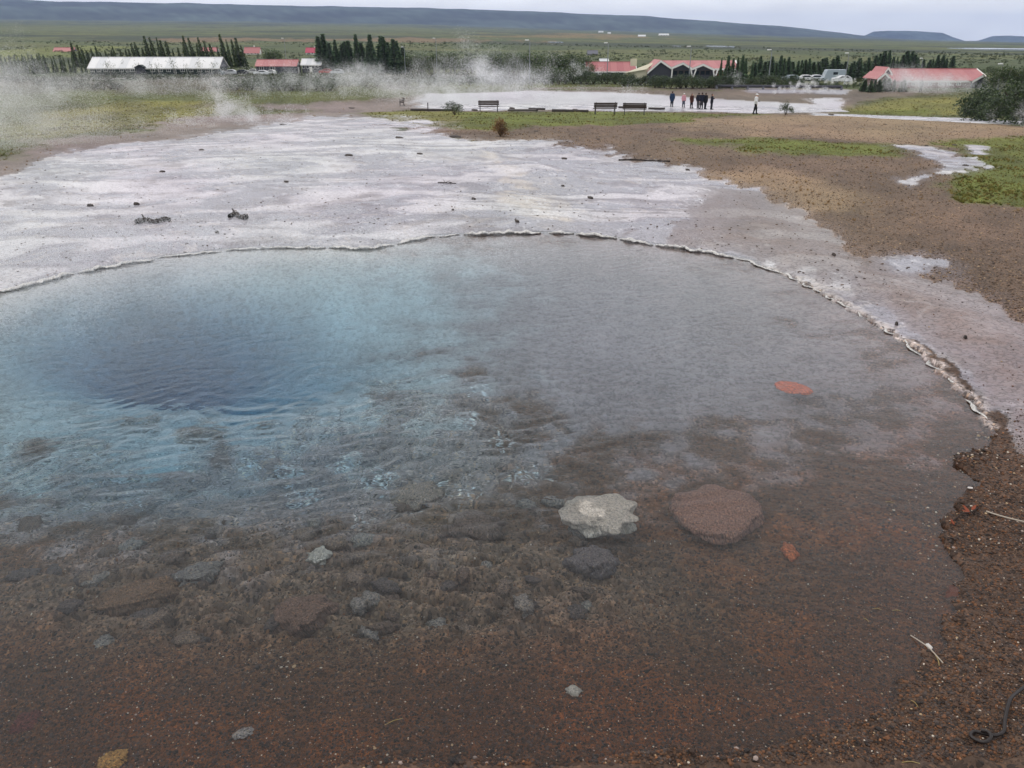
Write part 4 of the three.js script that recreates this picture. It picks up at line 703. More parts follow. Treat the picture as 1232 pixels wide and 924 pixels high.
function gableBody(o, x0, x1, eave, ridge, depth, wallMat, roofMats, fasciaMat, panels, over = 0.4) { // ridge along x, front at z = 0
  const zc = -depth / 2;
  mesh('wall', box(x1 - x0, eave, depth, (x0 + x1) / 2, eave / 2, zc), wallMat, o);
  for (const x of [x0, x1]) { const t = x === x0 ? -0.12 : 0.12; mesh('gable', flatGeo([[x, eave, 0], [x, eave, -depth], [x, ridge - 0.08, zc], [x + t, eave, 0], [x + t, eave, -depth], [x + t, ridge - 0.08, zc]], [[0, 1, 2], [5, 4, 3], [0, 3, 4, 1], [1, 4, 5, 2], [2, 5, 3, 0]]), x === x0 ? wallMat : o.userData.endMat ?? wallMat, o); }
  const sl = (ridge - eave) / (depth / 2), ze = over, ye = eave - over * sl, a = x0 - over, b = x1 + over;
  for (let k = 0; k < panels; k++) {
    const u = lerp(a, b, k / panels) + (k ? 0.03 : 0), v = lerp(a, b, (k + 1) / panels);
    mesh('roof_panel', slab([u, ye, ze], [v, ye, ze], [v, ridge, zc], [u, ridge, zc], 0.12), roofMats[k % roofMats.length], o);
    mesh('roof_panel', slab([v, ye, -depth - ze], [u, ye, -depth - ze], [u, ridge, zc], [v, ridge, zc], 0.12), roofMats[k % roofMats.length], o);
  }
  mesh('ridge_cap', box(b - a, 0.08, 0.3, (a + b) / 2, ridge + 0.05, zc), roofMats[0], o);
  if (fasciaMat) { mesh('fascia', box(b - a, 0.34, 0.06, (a + b) / 2, ye - 0.1, ze + 0.04), fasciaMat, o); for (const x of [a - 0.04, b + 0.04]) mesh('fascia', merged(bar([x, ye - 0.06, ze], [x, ridge - 0.02, zc], 0.17, 0.17, 4), bar([x, ye - 0.06, -depth - ze], [x, ridge - 0.02, zc], 0.17, 0.17, 4)), fasciaMat, o); }
}
function crossGable(o, xl, xp, xr, yl, yp, yr, zf, zb, wallMat, roofMat, fasciaMat, base = 0, thick = 0.36) { // a gable facing the front
  mesh('gable_wall', flatGeo([[xl, base, zf - 0.3], [xr, base, zf - 0.3], [xr, yr, zf - 0.3], [xp, yp - 0.05, zf - 0.3], [xl, yl, zf - 0.3]], [[0, 1, 2, 3, 4]]), wallMat, o);
  mesh('roof_panel', slab([xl, yl, zf], [xp, yp, zf], [xp, yp, zb], [xl, yl, zb], -0.12), roofMat, o);
  mesh('roof_panel', slab([xp, yp, zf], [xr, yr, zf], [xr, yr, zb], [xp, yp, zb], -0.12), roofMat, o);
  for (const [x0, y0, x1, y1] of [[xl, yl, xp, yp], [xp, yp, xr, yr]]) mesh('fascia', slab([x0, y0 - thick, zf + 0.08], [x1, y1 - thick, zf + 0.08], [x1, y1 + 0.08, zf + 0.08], [x0, y0 + 0.08, zf + 0.08], 0.07), fasciaMat, o);
}
{ // long lodge
  const { o, m, X, Y } = site('lodge', 186, 89.5); o.userData.endMat = greyWall;
  gableBody(o, X(109), X(263), Y(81.5), Y(70.5), 9.5, darkGreen, [whiteRoof, whiteRoof2, whiteRoof], whitePaint, 17, 0.5);
  for (const p of [112, 120, 128, 136.5, 147, 155, 160.5, 184.5, 194, 203.5, 220.5, 230.5, 241, 250]) windowAt(o, X(p), Y(84.6), 0.06, 5 * m, 4.2 * m);
  mesh('door', box(1.1, 2.0, 0.1, X(171), 1.0, 0.06), blackWall, o);
  crossGable(o, X(165), X(171), X(177), Y(81.6), Y(79), Y(81.6), 1.2, -1.5, blackWall, darkGreen, darkGreen, 0, 0.15);
  for (const p of [166, 213, 226, 256]) mesh('post', cyl(0.06, 0.06, Y(82), X(p), Y(82) / 2, 0.52), whitePaint, o);
  tag(o, 'long low lodge with a white panelled roof and a row of white windows', 'house');
}
{ // black house with red roof, white gable end
  const { o, m, X, Y } = site('house', 334, 89); o.userData.endMat = whitePaint;
  gableBody(o, X(309), X(357), Y(79.6), Y(73), 6.5, blackWall, [redRoof, redRoof2], null, 6, 0.35);
  windowAt(o, X(315.5), Y(83), 0.06, 5.5 * m, 4.5 * m); windowAt(o, X(328.5), Y(83), 0.06, 6 * m, 5 * m);
  mesh('door', box(1.2, 2.2, 0.1, X(356) + 0.2, 1.1, -2.2).rotateY(0), whitePaint, o);
  tag(o, 'black timber house with a faded red roof and white gable end', 'house');
}
{ const { o, m, X, Y } = site('annex', 376, 88); // annex with white roof
  gableBody(o, X(364), X(386), Y(78), Y(72), 6, blackWall, [whiteRoof, whiteRoof2], whitePaint, 4, 0.35);
  for (const p of [366, 371, 377.5, 382]) windowAt(o, X(p), Y(81), 0.06, 3.2 * m, 4 * m, 0); mesh('door', box(0.9, 2.0, 0.08, X(374.5), 1, 0.05), whitePaint, o); tag(o, 'small black annex with a white roof beside the spruces', 'house'); }
const farHouses = [
  [76, 62, 64, 88, 61.5, 57.5, redRoof, greyWall, 'low red-roofed barn in the heath above the poplar row', 'barn'],
  [251, 62.5, 241, 261, 61.5, 57.5, redRoof2, whitePaint, 'red-roofed cottage seen through the larch tops', 'house'],
  [303, 65.5, 294, 312, 63.5, 57.5, redRoof, whitePaint, 'small white house with a red roof above the black house', 'house'],
  [375, 65.5, 368, 384, 63, 58, mat(srgb(188, 70, 96), { roughness: 0.5 }), whitePaint, 'white house with a crimson roof behind the annex', 'house'],
  [712, 66.5, 707, 719, 64.5, 61, greyWall, greyWall, 'grey shed in the heath above the low red wing', 'shed'],
  [727, 75, 722, 732, 73.5, 71, whiteRoof2, redWall, 'pale shed half hidden behind the low red wing', 'shed'],
  [773, 44.2, 768, 777, 43.4, 42, whiteRoof, whitePaint, 'tiny white farmhouse on the hay field', 'farmhouse'],
  [798, 43, 793, 805, 42, 40.6, whiteRoof, whitePaint, 'long white farm building far across the plain', 'farmhouse'],
  [722, 39.2, 720, 726, 38.6, 37.4, whiteRoof2, whitePaint, 'tiny pale farmhouse at the foot of the mountain', 'farmhouse'],
  [733, 40.6, 731, 735, 40, 39, whiteRoof, whitePaint, 'tiny white cottage below the mountain foot farm', 'farmhouse'],
  [424, 74, 420, 430, 72, 69.5, redRoof2, whitePaint, 'small red-roofed hut glimpsed between the spruces', 'hut'],
];
for (const [px, base, a, b, ev, rg, rm, wm, label, cat] of farHouses) {
  const { o, m, X, Y } = site(cat === 'farmhouse' ? 'farmhouse' : cat, px, base);
  gableBody(o, X(a), X(b), Y(ev), Y(rg), Math.max(5, (b - a) * m * 0.45), wm, [rm], null, Math.max(2, Math.round((b - a) / 5)), 0.3);
  if (b - a > 9) for (let k = 1; k <= 3; k++) windowAt(o, lerp(X(a), X(b), k / 4), Y(ev) * 0.5, 0.06, (b - a) * m * 0.12, Y(ev) * 0.5, 0);
  if (cat === 'house') mesh('chimney', box(0.6, 1.2, 0.6, X((a + b) / 2 + 2), Y(rg) + 0.3, -3), whitePaint, o);
  tag(o, label, cat);
}
{ // low wing and gabled hall
  const w = site('wing', 735, 92.5); { const { o, m, X, Y } = w; gableBody(o, X(706), X(764), Y(85.6), Y(76), 8, darkGreen, [redRoof, redRoof2], whitePaint, 8, 0.4); for (const p of [712, 722, 732, 742, 752, 760]) windowAt(o, X(p), Y(88.4), 0.06, 4.5 * m, 3.6 * m); tag(o, 'long low wing with a faded red roof and white fascia', 'house'); }
  const { o, m, X, Y } = site('gabled_hall', 830, 97.5), D = 12;
  mesh('wall', box(X(889) - X(779), Y(84.6), D - 1.5, (X(889) + X(779)) / 2, Y(84.6) / 2, -D / 2 - 0.75), redWall, o);
  // main roof from the front eave up to the ridge, in panels
  const N = 11; for (let k = 0; k < N; k++) { const u = lerp(796, 892, k / N) + (k ? 0.1 : 0), v = lerp(796, 892, (k + 1) / N), q = (p) => p - 2 * (p - 796) / 96 * (k === N - 1 ? 1 : 0) * 0; mesh('roof_panel', slab([X(u), Y(84), -0.6], [X(k === N - 1 ? 887 : v), Y(84), -0.6], [X(v), Y(75.3), -D * 0.55], [X(u), Y(75.3), -D * 0.55], 0.14), k % 2 ? redRoof : redRoof2, o); }
  mesh('roof_panel', slab([X(892), Y(75.3), -D * 0.55], [X(796), Y(75.3), -D * 0.55], [X(796), Y(84), -D - 0.4].map((v) => v), [X(892), Y(84), -D - 0.4], -0.14), redRoof, o);
  crossGable(o, X(777.5), X(792.7), X(806), Y(87.5), Y(74.5), Y(82.4), 0.8, -D * 0.6, blackWall, redRoof, whitePaint);
  crossGable(o, X(806), X(819.5), X(831), Y(82.4), Y(77), Y(83.2), 0.6, -D * 0.4, blackWall, redRoof2, whitePaint);
  crossGable(o, X(831), X(843.6), X(858), Y(83.2), Y(78.4), Y(84.4), 0.6, -D * 0.4, blackWall, redRoof, whitePaint);
  mesh('fascia', box(X(887.5) - X(858), 0.36, 0.08, (X(887.5) + X(858)) / 2, Y(84.4), 0.0), whitePaint, o);
  mesh('fascia', slab([X(886.5), Y(85), -0.5], [X(888.6), Y(85), -0.5], [X(893.5), Y(75), -D * 0.55], [X(891.4), Y(75), -D * 0.55], 0.1), whitePaint, o);
  for (const [a, b, c, d] of [[829, 83.6, 831.5, 93.5], [835.5, 84, 832.5, 93.5], [861.5, 84.8, 858, 95], [856, 84.5, 857.5, 93], [807, 82.8, 806.5, 94]]) mesh('post', bar([X(a), Y(b), 0.7], [X(c), Y(d), 0.9], 0.15, 0.15, 6), whitePaint, o);
  for (const p of [783, 790, 797, 811, 818, 825, 837, 844, 850]) { const f = mesh('window', merged(box(5.6 * m, 0.1, 0.08, X(p), Y(85.6), 0.42), box(0.1, 4.6 * m, 0.08, X(p - 2.8), Y(88), 0.42), box(0.1, 4.6 * m, 0.08, X(p + 2.8), Y(88), 0.42)), mat(srgb(70, 62, 58)), o); mesh('pane', box(5.4 * m, 4.6 * m, 0.03, X(p), Y(88), 0.38), glass, f); }
  for (const p of [863, 867.5, 872, 876.5, 881, 885.5]) windowAt(o, X(p), Y(87.6), -1.1, 2.6 * m, 2.6 * m, 0);
  mesh('side_wall', flatGeo([[X(752), Y(89), 0.3], [X(780), 0, 0.3], [X(780), Y(83), 0.3], [X(770), Y(85.5), 0.3], [X(752), Y(88), 0.3], [X(752), 0, 0.3]], [[5, 1, 2, 3, 4]]), cream, o);
  mesh('roof_panel', slab([X(750), Y(88.2), 0.8], [X(776), Y(84), 0.8], [X(793), Y(76), -5], [X(768), Y(85), -5], 0.12), cream, o);
  mesh('chimney', box(1.2, 1.4, 1.2, X(766), Y(77.5), -6), cream, o);
  tag(o, 'red-roofed hall with three white-edged gables and slanting white posts', 'house');
}
{ // steaming house right
  const { o, m, X, Y } = site('roadside_house', 1120, 106);
  gableBody(o, X(1079), X(1187), Y(97), Y(85.5), 11, redWall, [redRoof, redRoof2, redRoof], whitePaint, 12, 0.4);
  crossGable(o, X(1066), X(1072), X(1080), Y(92), Y(83.4), Y(93), -2.5, -8, greyWall, redRoof, whitePaint);
  crossGable(o, X(1049.5), X(1058), X(1067.5), Y(96), Y(88.4), Y(97), 1.5, -5, redWall, redRoof, whitePaint);
  mesh('roof_panel', slab([X(1060), Y(97.5), 1.2], [X(1084), Y(97.5), 1.2], [X(1082), Y(89), -4], [X(1059), Y(88.6), -4], 0.12), redRoof2, o);
  mesh('wall', box(X(1080) - X(1053), Y(97), 6, (X(1080) + X(1053)) / 2, Y(97) / 2, -2.2), redWall, o);
  crossGable(o, X(1163), X(1174.5), X(1183), Y(98), Y(91), Y(98), 1.4, -4, blackWall, redRoof2, whitePaint);
  for (const p of [1088, 1098, 1108, 1118, 1130, 1141, 1152]) windowAt(o, X(p), Y(101), 0.06, 5 * m, 4 * m);
  tag(o, 'long house with red roof and white gable edges standing in steam', 'house');
}

// ------------------------------------------------------------ cars
function car(px, base, color, len, label, tall = 1.45) {
  const { o } = site(tall > 2 ? 'camper_van' : 'parked_car', px, base); o.rotation.y = 0.15 * Math.sin(px);
  const S = new THREE.Shape(), h = tall, l = len / 2; S.moveTo(-l, 0.32); S.lineTo(-l, 0.75); S.quadraticCurveTo(-l, 0.9, -l + 0.3, 0.92);
  if (tall > 2) { S.lineTo(-l + 0.5, 1.1); S.lineTo(-l + 1.0, h - 0.1); S.lineTo(-l + 1.2, h); S.lineTo(l - 0.1, h); S.lineTo(l, h - 0.15); } else { S.lineTo(-l * 0.5, 0.98); S.lineTo(-l * 0.18, h - 0.05); S.quadraticCurveTo(0, h, l * 0.3, h); S.quadraticCurveTo(l * 0.7, h, l * 0.9, 1.0); S.lineTo(l, 0.95); }
  S.lineTo(l, 0.32); S.lineTo(-l, 0.32);
  const body = mesh('body', new THREE.ExtrudeGeometry(S, { depth: 1.5, bevelEnabled: true, bevelSize: 0.08, bevelThickness: 0.1, bevelSegments: 2, curveSegments: 8 }).translate(0, 0, -0.75), mat(color, { roughness: 0.3, metalness: 0.1 }), o);
  for (const z of [0.86, -0.86]) { mesh('window', tall > 2 ? box(1.2, 0.6, 0.02, 0.2, h - 0.8, z) : flatGeo([[-l * 0.42, 1.0, z], [l * 0.7, 1.0, z], [l * 0.5, h - 0.1, z], [-l * 0.12, h - 0.1, z]], [z > 0 ? [0, 1, 2, 3] : [3, 2, 1, 0]]), glass, body); }
  for (const sx of [-0.62, 0.62]) for (const z of [0.72, -0.72]) { const w = mesh('wheel', cyl(0.33, 0.33, 0.22, 0, 0, 0, 16).rotateX(Math.PI / 2), mat(srgb(28, 28, 30)), o); w.position.set(sx * l, 0.33, z); mesh('rim', cyl(0.18, 0.18, 0.24, 0, 0, 0, 12).rotateX(Math.PI / 2), mat(srgb(170, 172, 176), { metalness: 0.6, roughness: 0.4 }), w); }
  for (const z of [0.55, -0.55]) mesh('headlight', box(0.06, 0.14, 0.3, -l - 0.06, 0.72, z), paneLit, o);
  return tag(o, label, tall > 2 ? 'van' : 'car');
}
car(262, 90.5, srgb(70, 96, 104), 4.4, 'teal car parked at the end of the long lodge'); car(277, 89.5, srgb(214, 216, 220), 4.2, 'silver car parked beside the teal car'); car(290, 89.5, srgb(40, 42, 48), 4.5, 'black car parked between the lodge and the black house'); car(303.5, 88.6, srgb(222, 222, 220), 4.0, 'pale car behind the white estate car'); car(314.5, 90.3, srgb(236, 238, 240), 4.6, 'white estate car before the black house'); car(326, 89.8, srgb(232, 232, 230), 3.6, 'small white car close under the window of the black house');
car(406, 89, srgb(206, 208, 212), 4.2, 'light grey car under the spruces by the road'); car(392, 88.6, srgb(180, 60, 56), 4.2, 'red car beside the spruce grove');
car(967, 97.5, srgb(238, 238, 240), 4.3, 'white car parked before the spruce windbreak'); car(979.5, 97.5, srgb(228, 230, 234), 4.6, 'second white car parked beside the camper van'); car(1001, 98, srgb(170, 182, 190), 6.0, 'pale grey camper van parked before the windbreak', 2.7); car(1012, 99, srgb(214, 216, 218), 4.2, 'light car parked right behind the camper van'); car(950, 97.6, srgb(160, 170, 178), 4.2, 'grey blue car half hidden by willows');

// ------------------------------------------------------------ lamps along the road
{
  const post = mat(srgb(150, 154, 158), { roughness: 0.4, metalness: 0.5 }), head = mat(srgb(240, 240, 238), { roughness: 0.4 });
  const near = ['beside the annex', 'over the spruce grove', 'beside the birch belt on the road', 'rising from the steam behind the benches', 'before the low red wing', 'behind the gabled hall', 'over the scrub at the end of the hall', 'behind the camper van', 'over the spruces of the steaming house', 'above the big bush by the path'];
  [[346, 50, 88], [488, 60, 93], [526, 50.5, 93.5], [637, 53.5, 101], [730, 56, 97], [828.5, 60, 98], [924, 64, 101], [1016, 67.5, 101], [1105, 73, 100], [1200, 80, 108]].forEach(([px, top, base], i) => {
    const { o, m, Y } = site('street_lamp', px, base), h = Y(top);
    mesh('pole', new THREE.CylinderGeometry(0.06, 0.11, h, 8).translate(0, h / 2, 0), post, o);
    mesh('arm', bar([0, h - 0.05, 0], [-0.35, h + 0.12, 0.1], 0.04), post, o);
    const hd = mesh('lamp_head', new RoundedBoxGeometry(0.75, 0.2, 0.34, 2, 0.08), head, o); hd.position.set(-0.55, h + 0.14, 0.12);
    mesh('foot', cyl(0.16, 0.2, 0.3, 0, 0.12, 0), post, o);
    tag(o, 'slim grey street lamp ' + near[i], 'street lamp', 'street lamps along the road');
  });
}

// ------------------------------------------------------------ benches, posts and kerb at the brow
function bench(px, base, turn, label) {
  const [x, z] = ray(px, base), o = thing('park_bench', x, groundY(x, z), z, turn), wood = mat(srgb(62, 48, 42)), iron = mat(srgb(44, 44, 48), { roughness: 0.5 }), W = 1.9;
  for (let k = 0; k < 3; k++) mesh('seat_slat', new RoundedBoxGeometry(W, 0.05, 0.13, 1, 0.012).translate(0, 0.45, 0.05 + k * 0.15), wood, o);
  for (let k = 0; k < 3; k++) mesh('back_slat', new RoundedBoxGeometry(W, 0.12, 0.045, 1, 0.012).rotateX(-0.18).translate(0, 0.60 + k * 0.135, -0.06 - k * 0.025), wood, o);
  for (const s of [-1, 1]) { const X = s * (W / 2 - 0.16); mesh('frame', merged(bar([X, 0, 0.42], [X, 0.44, 0.34], 0.03), bar([X, 0, -0.12], [X, 0.44, 0.0], 0.03), bar([X, 0.42, -0.02], [X, 0.98, -0.14], 0.026), bar([X, 0.42, 0.4], [X, 0.42, -0.02], 0.026), bar([X, 0.66, 0.36], [X, 0.66, -0.08], 0.026), bar([X, 0.44, 0.36], [X, 0.66, 0.36], 0.022)), iron, o); }
  return tag(o, label, 'bench', 'benches along the geyser path');
}
bench(588, 134, 0.08, 'dark wooden bench beside the round bush'); bench(728, 138, Math.PI + 0.05, 'left one of the paired dark benches beside the flat'); bench(763, 138.2, Math.PI - 0.12, 'slightly turned dark bench nearer the people of the pair'); bench(485, 127, -1.35, 'bench seen end on in the steam over the white flat');
{
  const pw = mat(srgb(70, 64, 62)), [x, z] = ray(515, 134), o = mesh('marker_post', merged(new RoundedBoxGeometry(0.1, 0.95, 0.1, 1, 0.015).translate(0, 0.46, 0), cyl(0.07, 0.07, 0.04, 0, 0.94, 0)), pw); o.position.set(x, groundY(x, z), z); tag(o, 'thin dark marker post on the edge of the white flat', 'post');
  for (const [a, b, r] of [[494, 546, 133.2], [612, 646, 133.6], [664, 708, 134.6], [636, 656, 132], [744, 778, 130], [780, 800, 131.5]]) { const [x0, z0] = ray(a, r), [x1, z1] = ray(b, r + 0.3); tag(mesh('kerb_log', bar([x0, groundY(x0, z0) + 0.1, z0], [x1, groundY(x1, z1) + 0.1, z1], 0.13, 0.12, 7), pw), 'dark weathered log laid along the path edge', 'log', 'logs along the path edge'); }
  for (const [px, r, w] of [[571, 133, 5], [616, 131, 5], [692, 133, 5]]) { const k = rock('path_stone', 'dark blocky stone on the edge of the white flat', px, r, w, w * 0.7, 0.2, rock.d, px, 0, 0.3, 'blocky stones along the white flat', { det: 2 }); }
  // pipe railing on the far side of the flat
  const [x0, z0] = ray(862, 107.2), [x1, z1] = ray(1012, 108.2), y0 = groundY(x0, z0), y1 = groundY(x1, z1), pr = thing('pipe', x0, y0, z0); mesh('tube', bar([0, 0.5, 0], [x1 - x0, y1 - y0 + 0.5, z1 - z0], 0.22, 0.22, 10), mat(srgb(72, 72, 80)), pr);
  for (let k = 0; k <= 8; k++) { const t = k / 8; mesh('support', box(0.3, 0.9, 0.4, (x1 - x0) * t, (y1 - y0) * t + 0.1, (z1 - z0) * t), greyWall, pr); } tag(pr, 'long dark pipe on low supports behind the white flat', 'pipe');
}

// ------------------------------------------------------------ people
function fieldMesh(fn, lo, hi, res) {
  const c = [0, 1, 2].map((k) => (lo[k] + hi[k]) / 2), half = Math.max(...[0, 1, 2].map((k) => (hi[k] - lo[k]) / 2)) * 1.08, mc = new MarchingCubes(res, new THREE.MeshStandardMaterial(), false, false, 40000), h = res / 2;
  mc.isolation = 0;
  for (let k = 0; k < res; k++) for (let j = 0; j < res; j++) for (let i = 0; i < res; i++) mc.field[i + j * res + k * res * res] = -fn(c[0] + (i - h) / h * half, c[1] + (j - h) / h * half, c[2] + (k - h) / h * half);
  mc.update(); const g = new THREE.BufferGeometry(), n = mc.count;
  g.setAttribute('position', new THREE.BufferAttribute(mc.positionArray.slice(0, n * 3).map((v, i) => v * half + c[i % 3]), 3)); g.setAttribute('normal', new THREE.BufferAttribute(mc.normalArray.slice(0, n * 3), 3)); return g;
}
const capsules = (B, k = 0.03) => (x, y, z) => { let s = 0; for (const [a, b, ra, rb] of B) { const ex = b[0] - a[0], ey = b[1] - a[1], ez = b[2] - a[2], t = clamp(((x - a[0]) * ex + (y - a[1]) * ey + (z - a[2]) * ez) / (ex * ex + ey * ey + ez * ez + 1e-9), 0, 1); s += Math.exp(-(Math.hypot(x - a[0] - t * ex, y - a[1] - t * ey, z - a[2] - t * ez) - ra - (rb - ra) * t) / k); } return -k * Math.log(s + 1e-30); };
const skin = mat(srgb(196, 150, 126)), shoe = mat(srgb(38, 34, 34));
function person(px, base, turn, tall, o2, label) {
  const [x, z] = ray(px, base), o = thing('person', x, groundY(x, z), z, turn), st = o2.stride ?? 0.05, arm = o2.arm ?? 0.0;
  const hip = (s) => [s * 0.09, 0.92, 0], knee = (s) => [s * 0.10, 0.50, s * st * 0.6 + 0.02], ank = (s) => [s * 0.105, 0.09, s * st], sh = (s) => [s * 0.18, 1.44, 0], elb = (s) => [s * 0.25, 1.15, -0.03 + 0.08 * arm], wr = (s) => [s * (0.24 - 0.14 * arm), 0.92 + 0.36 * arm, 0.05 + 0.24 * arm];
  const legs = [-1, 1].flatMap((s) => [[hip(s), knee(s), 0.085, 0.06], [knee(s), ank(s), 0.058, 0.04]]), arms = [-1, 1].flatMap((s) => [[sh(s), elb(s), 0.055, 0.045], [elb(s), wr(s), 0.042, 0.03]]);
  const torso = [[[-0.05, 0.95, 0], [-0.06, 1.38, 0.0], 0.12, 0.11], [[0.05, 0.95, 0], [0.06, 1.38, 0], 0.12, 0.11], [[-0.12, 1.42, 0], [0.12, 1.42, 0], 0.075, 0.075]];
  const feet = [-1, 1].map((s) => [ank(s).map((v, i) => (i === 1 ? 0.05 : v)), [s * 0.125, 0.04, s * st + 0.17], 0.048, 0.036]);
  const head = [[[0, 1.45, 0], [0, 1.56, 0.01], 0.052, 0.05], [[0, 1.66, 0.015], [0, 1.64, 0.03], 0.088, 0.074], [[0, 1.60, 0.045], [0, 1.59, 0.06], 0.05, 0.04], [[0, 1.645, 0.105], [0, 1.625, 0.118], 0.012, 0.014], [[-0.088, 1.64, 0.01], [-0.092, 1.62, 0.01], 0.014, 0.01], [[0.088, 1.64, 0.01], [0.092, 1.62, 0.01], 0.014, 0.01]];
  const fingers = [-1, 1].flatMap((s) => { const w = wr(s), d = [0, arm > 0.5 ? 0.25 : -1, arm > 0.5 ? 0.97 : 0.15], at = (u, q) => [w[0] + q, w[1] + d[1] * u, w[2] + d[2] * u]; return [bar(at(0, 0), at(0.09, 0), 0.03, 0.036, 6), ...[-0.027, -0.009, 0.009, 0.027].map((q, i) => bar(at(0.085, q), at([0.15, 0.165, 0.17, 0.155][i], q * 0.85), 0.009, 0.007, 5)), bar(at(0.03, -s * 0.03), at(0.09, -s * 0.055), 0.010, 0.008, 5)]; });
  const fat = (B, d) => B.map(([a, b, p, q]) => [a, b, p + d, q + d]);
  const body = merged(fieldMesh(capsules([...legs, ...arms, ...torso, ...feet, head[0], head[1]], 0.02), [-0.35, 0, -0.3], [0.35, 1.8, 0.3], 60), fieldMesh(capsules(head, 0.012), [-0.13, 1.46, -0.1], [0.13, 1.78, 0.16], 34), ...fingers);
  mesh('body', body, skin, o);
  mesh('jacket', fieldMesh(capsules(fat([...arms, ...torso, ...(o2.long ? [[[-0.06, 0.98, 0], [-0.08, 0.78, 0], 0.12, 0.13], [[0.06, 0.98, 0], [0.08, 0.78, 0], 0.12, 0.13]] : [])], 0.028), 0.03), [-0.34, 0.62, -0.3], [0.34, 1.56, 0.4], 46), mat(o2.jacket, { roughness: 0.9 }), o);
  mesh('trousers', fieldMesh(capsules([...fat(legs, 0.022), [[-0.05, 0.94, 0], [0.05, 0.94, 0], 0.13, 0.13]], 0.025), [-0.3, 0.05, -0.25], [0.3, 1.1, 0.25], 44), mat(o2.trousers, { roughness: 0.9 }), o);
  mesh('shoe', fieldMesh(capsules(fat([feet[0]], 0.014), 0.01), [-0.22, -0.02, -0.15 - st], [-0.04, 0.14, 0.27 - st], 22), shoe, o); mesh('shoe', fieldMesh(capsules(fat([feet[1]], 0.014), 0.01), [0.04, -0.02, -0.1], [0.22, 0.14, 0.3], 22), shoe, o);
  const cap = o2.hat ? [[[0, 1.70, 0.01], [0, 1.715, 0.0], 0.1, 0.09], ...(o2.brim ? [[[0, 1.69, 0.04], [0, 1.685, 0.13], 0.06, 0.03]] : [])] : [[[0, 1.69, -0.01], [0, 1.66, -0.03], 0.094, 0.09], ...(o2.longHair ? [[[0, 1.6, -0.06], [0, 1.46, -0.07], 0.08, 0.07]] : [])];
  mesh(o2.hat ? 'hat' : 'hair', fieldMesh((a, b, c) => Math.max(capsules(cap, 0.012)(a, b, c), o2.hat ? 1.665 - b : 0.9 * (c - 0.03) - 0.02 + (1.62 - b) * 0.0), [-0.14, 1.36, -0.2], [0.14, 1.84, 0.2], 30), mat(o2.hatColor ?? srgb(52, 40, 32)), o);
  for (const s of [-1, 1]) mesh('eye', new THREE.SphereGeometry(0.011, 8, 6).translate(s * 0.034, 1.655, 0.098), mat(srgb(30, 26, 24)), o);
  o.scale.setScalar(tall / 1.76); return tag(o, label, 'person');
}
person(808, 128.6, 2.9, 1.80, { jacket: srgb(36, 58, 86), trousers: srgb(48, 52, 62), long: true }, 'person in long blue jacket standing apart at the white flat');
person(822, 129.2, 0.2, 1.62, { jacket: srgb(206, 150, 158), trousers: srgb(88, 92, 104), hat: true, hatColor: srgb(236, 236, 234) }, 'person in pink jacket and white hat beside the group');
person(831.5, 130, 0.5, 1.66, { jacket: srgb(78, 44, 34), trousers: srgb(34, 32, 36), longHair: true, long: true }, 'person in brown coat at the edge of the group');
person(839.5, 130.3, 2.6, 1.76, { jacket: srgb(30, 32, 44), trousers: srgb(86, 84, 84), stride: 0.08 }, 'person in navy jacket and grey trousers within the group');
person(843.5, 131.2, 3.3, 1.86, { jacket: srgb(26, 30, 46), trousers: srgb(56, 54, 58) }, 'tallest dark-clothed person in the middle of the group');
person(848, 131.2, 2.2, 1.82, { jacket: srgb(22, 24, 30), trousers: srgb(30, 34, 44), long: true }, 'person in black coat in the closest part of the group');
person(855.5, 131.8, 1.2, 1.76, { jacket: srgb(24, 26, 38), trousers: srgb(28, 30, 40), arm: 0.95, long: true }, 'person in dark coat raising both hands to the face');
person(908, 137.4, 1.5, 1.66, { jacket: srgb(226, 226, 226), trousers: srgb(34, 34, 40), hat: true, hatColor: srgb(238, 238, 236), brim: true, stride: 0.16 }, 'person in white jacket and white cap walking along the flat');
person(1107, 111, 2.8, 1.78, { jacket: srgb(36, 40, 36), trousers: srgb(34, 36, 42) }, 'person in dark clothes alone in the steam before the house');

// ------------------------------------------------------------ ponds far out on the plain
for (const [px, r, w, h, label] of [[865, 56.3, 22, 2.2, 'long pale pond far out on the green plain'], [668, 51.3, 16, 1.2, 'narrow pale pond on the middle of the plain'], [1200, 59.8, 60, 2.2, 'broad pale river reach at the horizon'], [814, 55.8, 7, 0.9, 'tiny pond beside the long pale pond']]) {
  const [x, z] = ray(px, r), d = Math.hypot(x, z), S = new THREE.Shape(), m = d / FOCAL, a = w * m / 2, [, zf] = ray(px, r + h / 2), [, zb] = ray(px, r - h / 2), b = Math.min(Math.abs(zf - zb) / 2, a * 4);
  for (let k = 0; k <= 40; k++) { const q = k / 40 * 6.283, n = 1 + 0.22 * n2(Math.cos(q) * 1.7 + px, Math.sin(q) * 1.7); S[k ? 'lineTo' : 'moveTo'](Math.cos(q) * a * n, Math.sin(q) * b * n); }
  let top = -1e9; for (const u of [-1, 0, 1]) for (const v of [-1, 0, 1]) top = Math.max(top, groundY(x + u * a, z + v * b));
  const o = mesh('pond', new THREE.ExtrudeGeometry(S, { depth: 1.5, bevelEnabled: false }).rotateX(-Math.PI / 2).translate(0, -1.5, 0), mat(srgb(170, 178, 188), { roughness: 0.12 })); o.position.set(x, top + 0.15, z); tag(o, label, 'pond', null, 'structure');
}

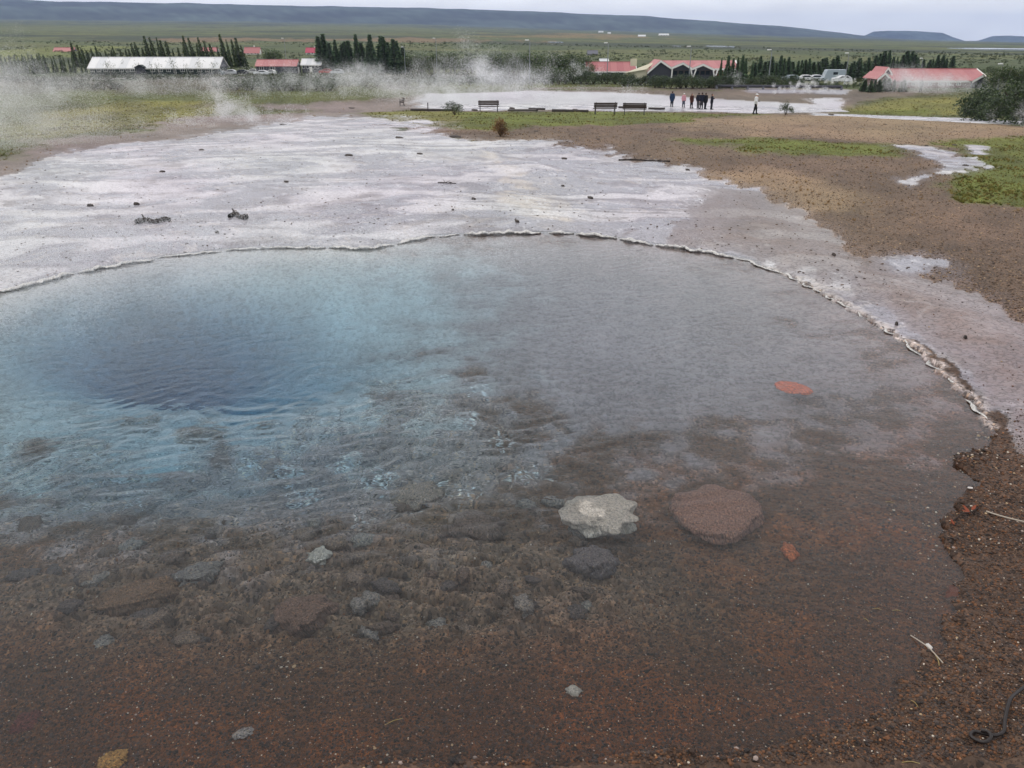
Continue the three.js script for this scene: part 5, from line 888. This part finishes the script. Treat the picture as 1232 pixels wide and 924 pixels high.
// ------------------------------------------------------------ steam
droplets('steam', 'white steam drifting low over the white flat behind the bench', 'steam', [puffAt(560, 124, 170, 20, 0.6), puffAt(604, 118, 54, 42, 0.75, 2), puffAt(572, 116, 44, 48, 0.75, 2), puffAt(640, 116, 54, 36, 0.5), puffAt(500, 120, 100, 26, 0.6), puffAt(440, 118, 90, 30, 0.6), puffAt(530, 112, 70, 34, 0.45), puffAt(720, 120, 130, 12, 0.35)], 0.021, 41);
droplets('steam', 'thin steam over the thicket below the houses', 'steam', [puffAt(400, 112, 100, 32, 0.5), puffAt(330, 116, 120, 28, 0.4), puffAt(460, 104, 70, 24, 0.4), puffAt(220, 116, 140, 24, 0.3)], 0.022, 42);
droplets('steam', 'white steam column rising at the end of the yellow meadow', 'steam', [puffAt(280, 148, 44, 32, 0.8), puffAt(266, 144, 26, 52, 0.6, 8), puffAt(310, 152, 80, 20, 0.5), puffAt(230, 152, 80, 22, 0.3)], 0.012, 43);
droplets('steam', 'pale steam bank creeping over the grass before the yellow meadow', 'steam', [puffAt(10, 180, 160, 56, 0.75), puffAt(-40, 165, 140, 84, 0.7), puffAt(100, 168, 160, 30, 0.45)], 0.0056, 44);
droplets('steam', 'broad thin steam over the dark ground by the poplars', 'steam', [puffAt(40, 128, 140, 38, 0.5), puffAt(-10, 112, 130, 46, 0.55), puffAt(120, 114, 160, 24, 0.4)], 0.02, 50);
droplets('steam', 'white steam bank lying before the house with the long red roof', 'steam', [puffAt(1105, 112, 74, 20, 1.0), puffAt(1084, 111, 40, 28, 0.8), puffAt(1140, 111, 70, 18, 0.9), puffAt(1065, 108, 50, 14, 0.5)], 0.018, 45);
droplets('steam', 'small white steam cloud beside the pipe and willows', 'steam', [puffAt(965, 113, 36, 14, 0.7), puffAt(988, 112, 36, 7, 0.6), puffAt(940, 112, 30, 9, 0.4), puffAt(1000, 102, 70, 8, 0.4), puffAt(1030, 102, 50, 8, 0.4)], 0.022, 46);
droplets('steam', 'faint bluish steam at the foot of the big bush', 'steam', [puffAt(1230, 152, 40, 30, 0.4)], 0.014, 47);
droplets('steam', 'faint smoke hanging under the spruce grove', 'steam', [puffAt(435, 92, 60, 14, 0.3), puffAt(700, 100, 60, 24, 0.18), puffAt(890, 106, 50, 16, 0.2)], 0.03, 48);
{ // vapour lying on the hot pool
  const at = (px, py, rx, ry, rz, n) => { const [x, z] = onPlane(px, py); return [x, ry * 0.95 + 0.02, z, rx, ry, rz, n]; };
  droplets('steam', 'thin veil of vapour lying on the far half of the pool', 'steam', [at(50, 360, 2.4, 0.4, 0.9, 0.3), at(230, 318, 2.4, 0.34, 0.6, 0.3), at(-110, 420, 1.5, 0.36, 0.8, 0.2), at(430, 315, 2.2, 0.24, 0.6, 0.16), at(640, 320, 2.2, 0.18, 0.6, 0.1)], 0.0025, 49);
}
console.log('droplet clusters', droplets.n);
lit(scene);
renderer.render(scene, camera);
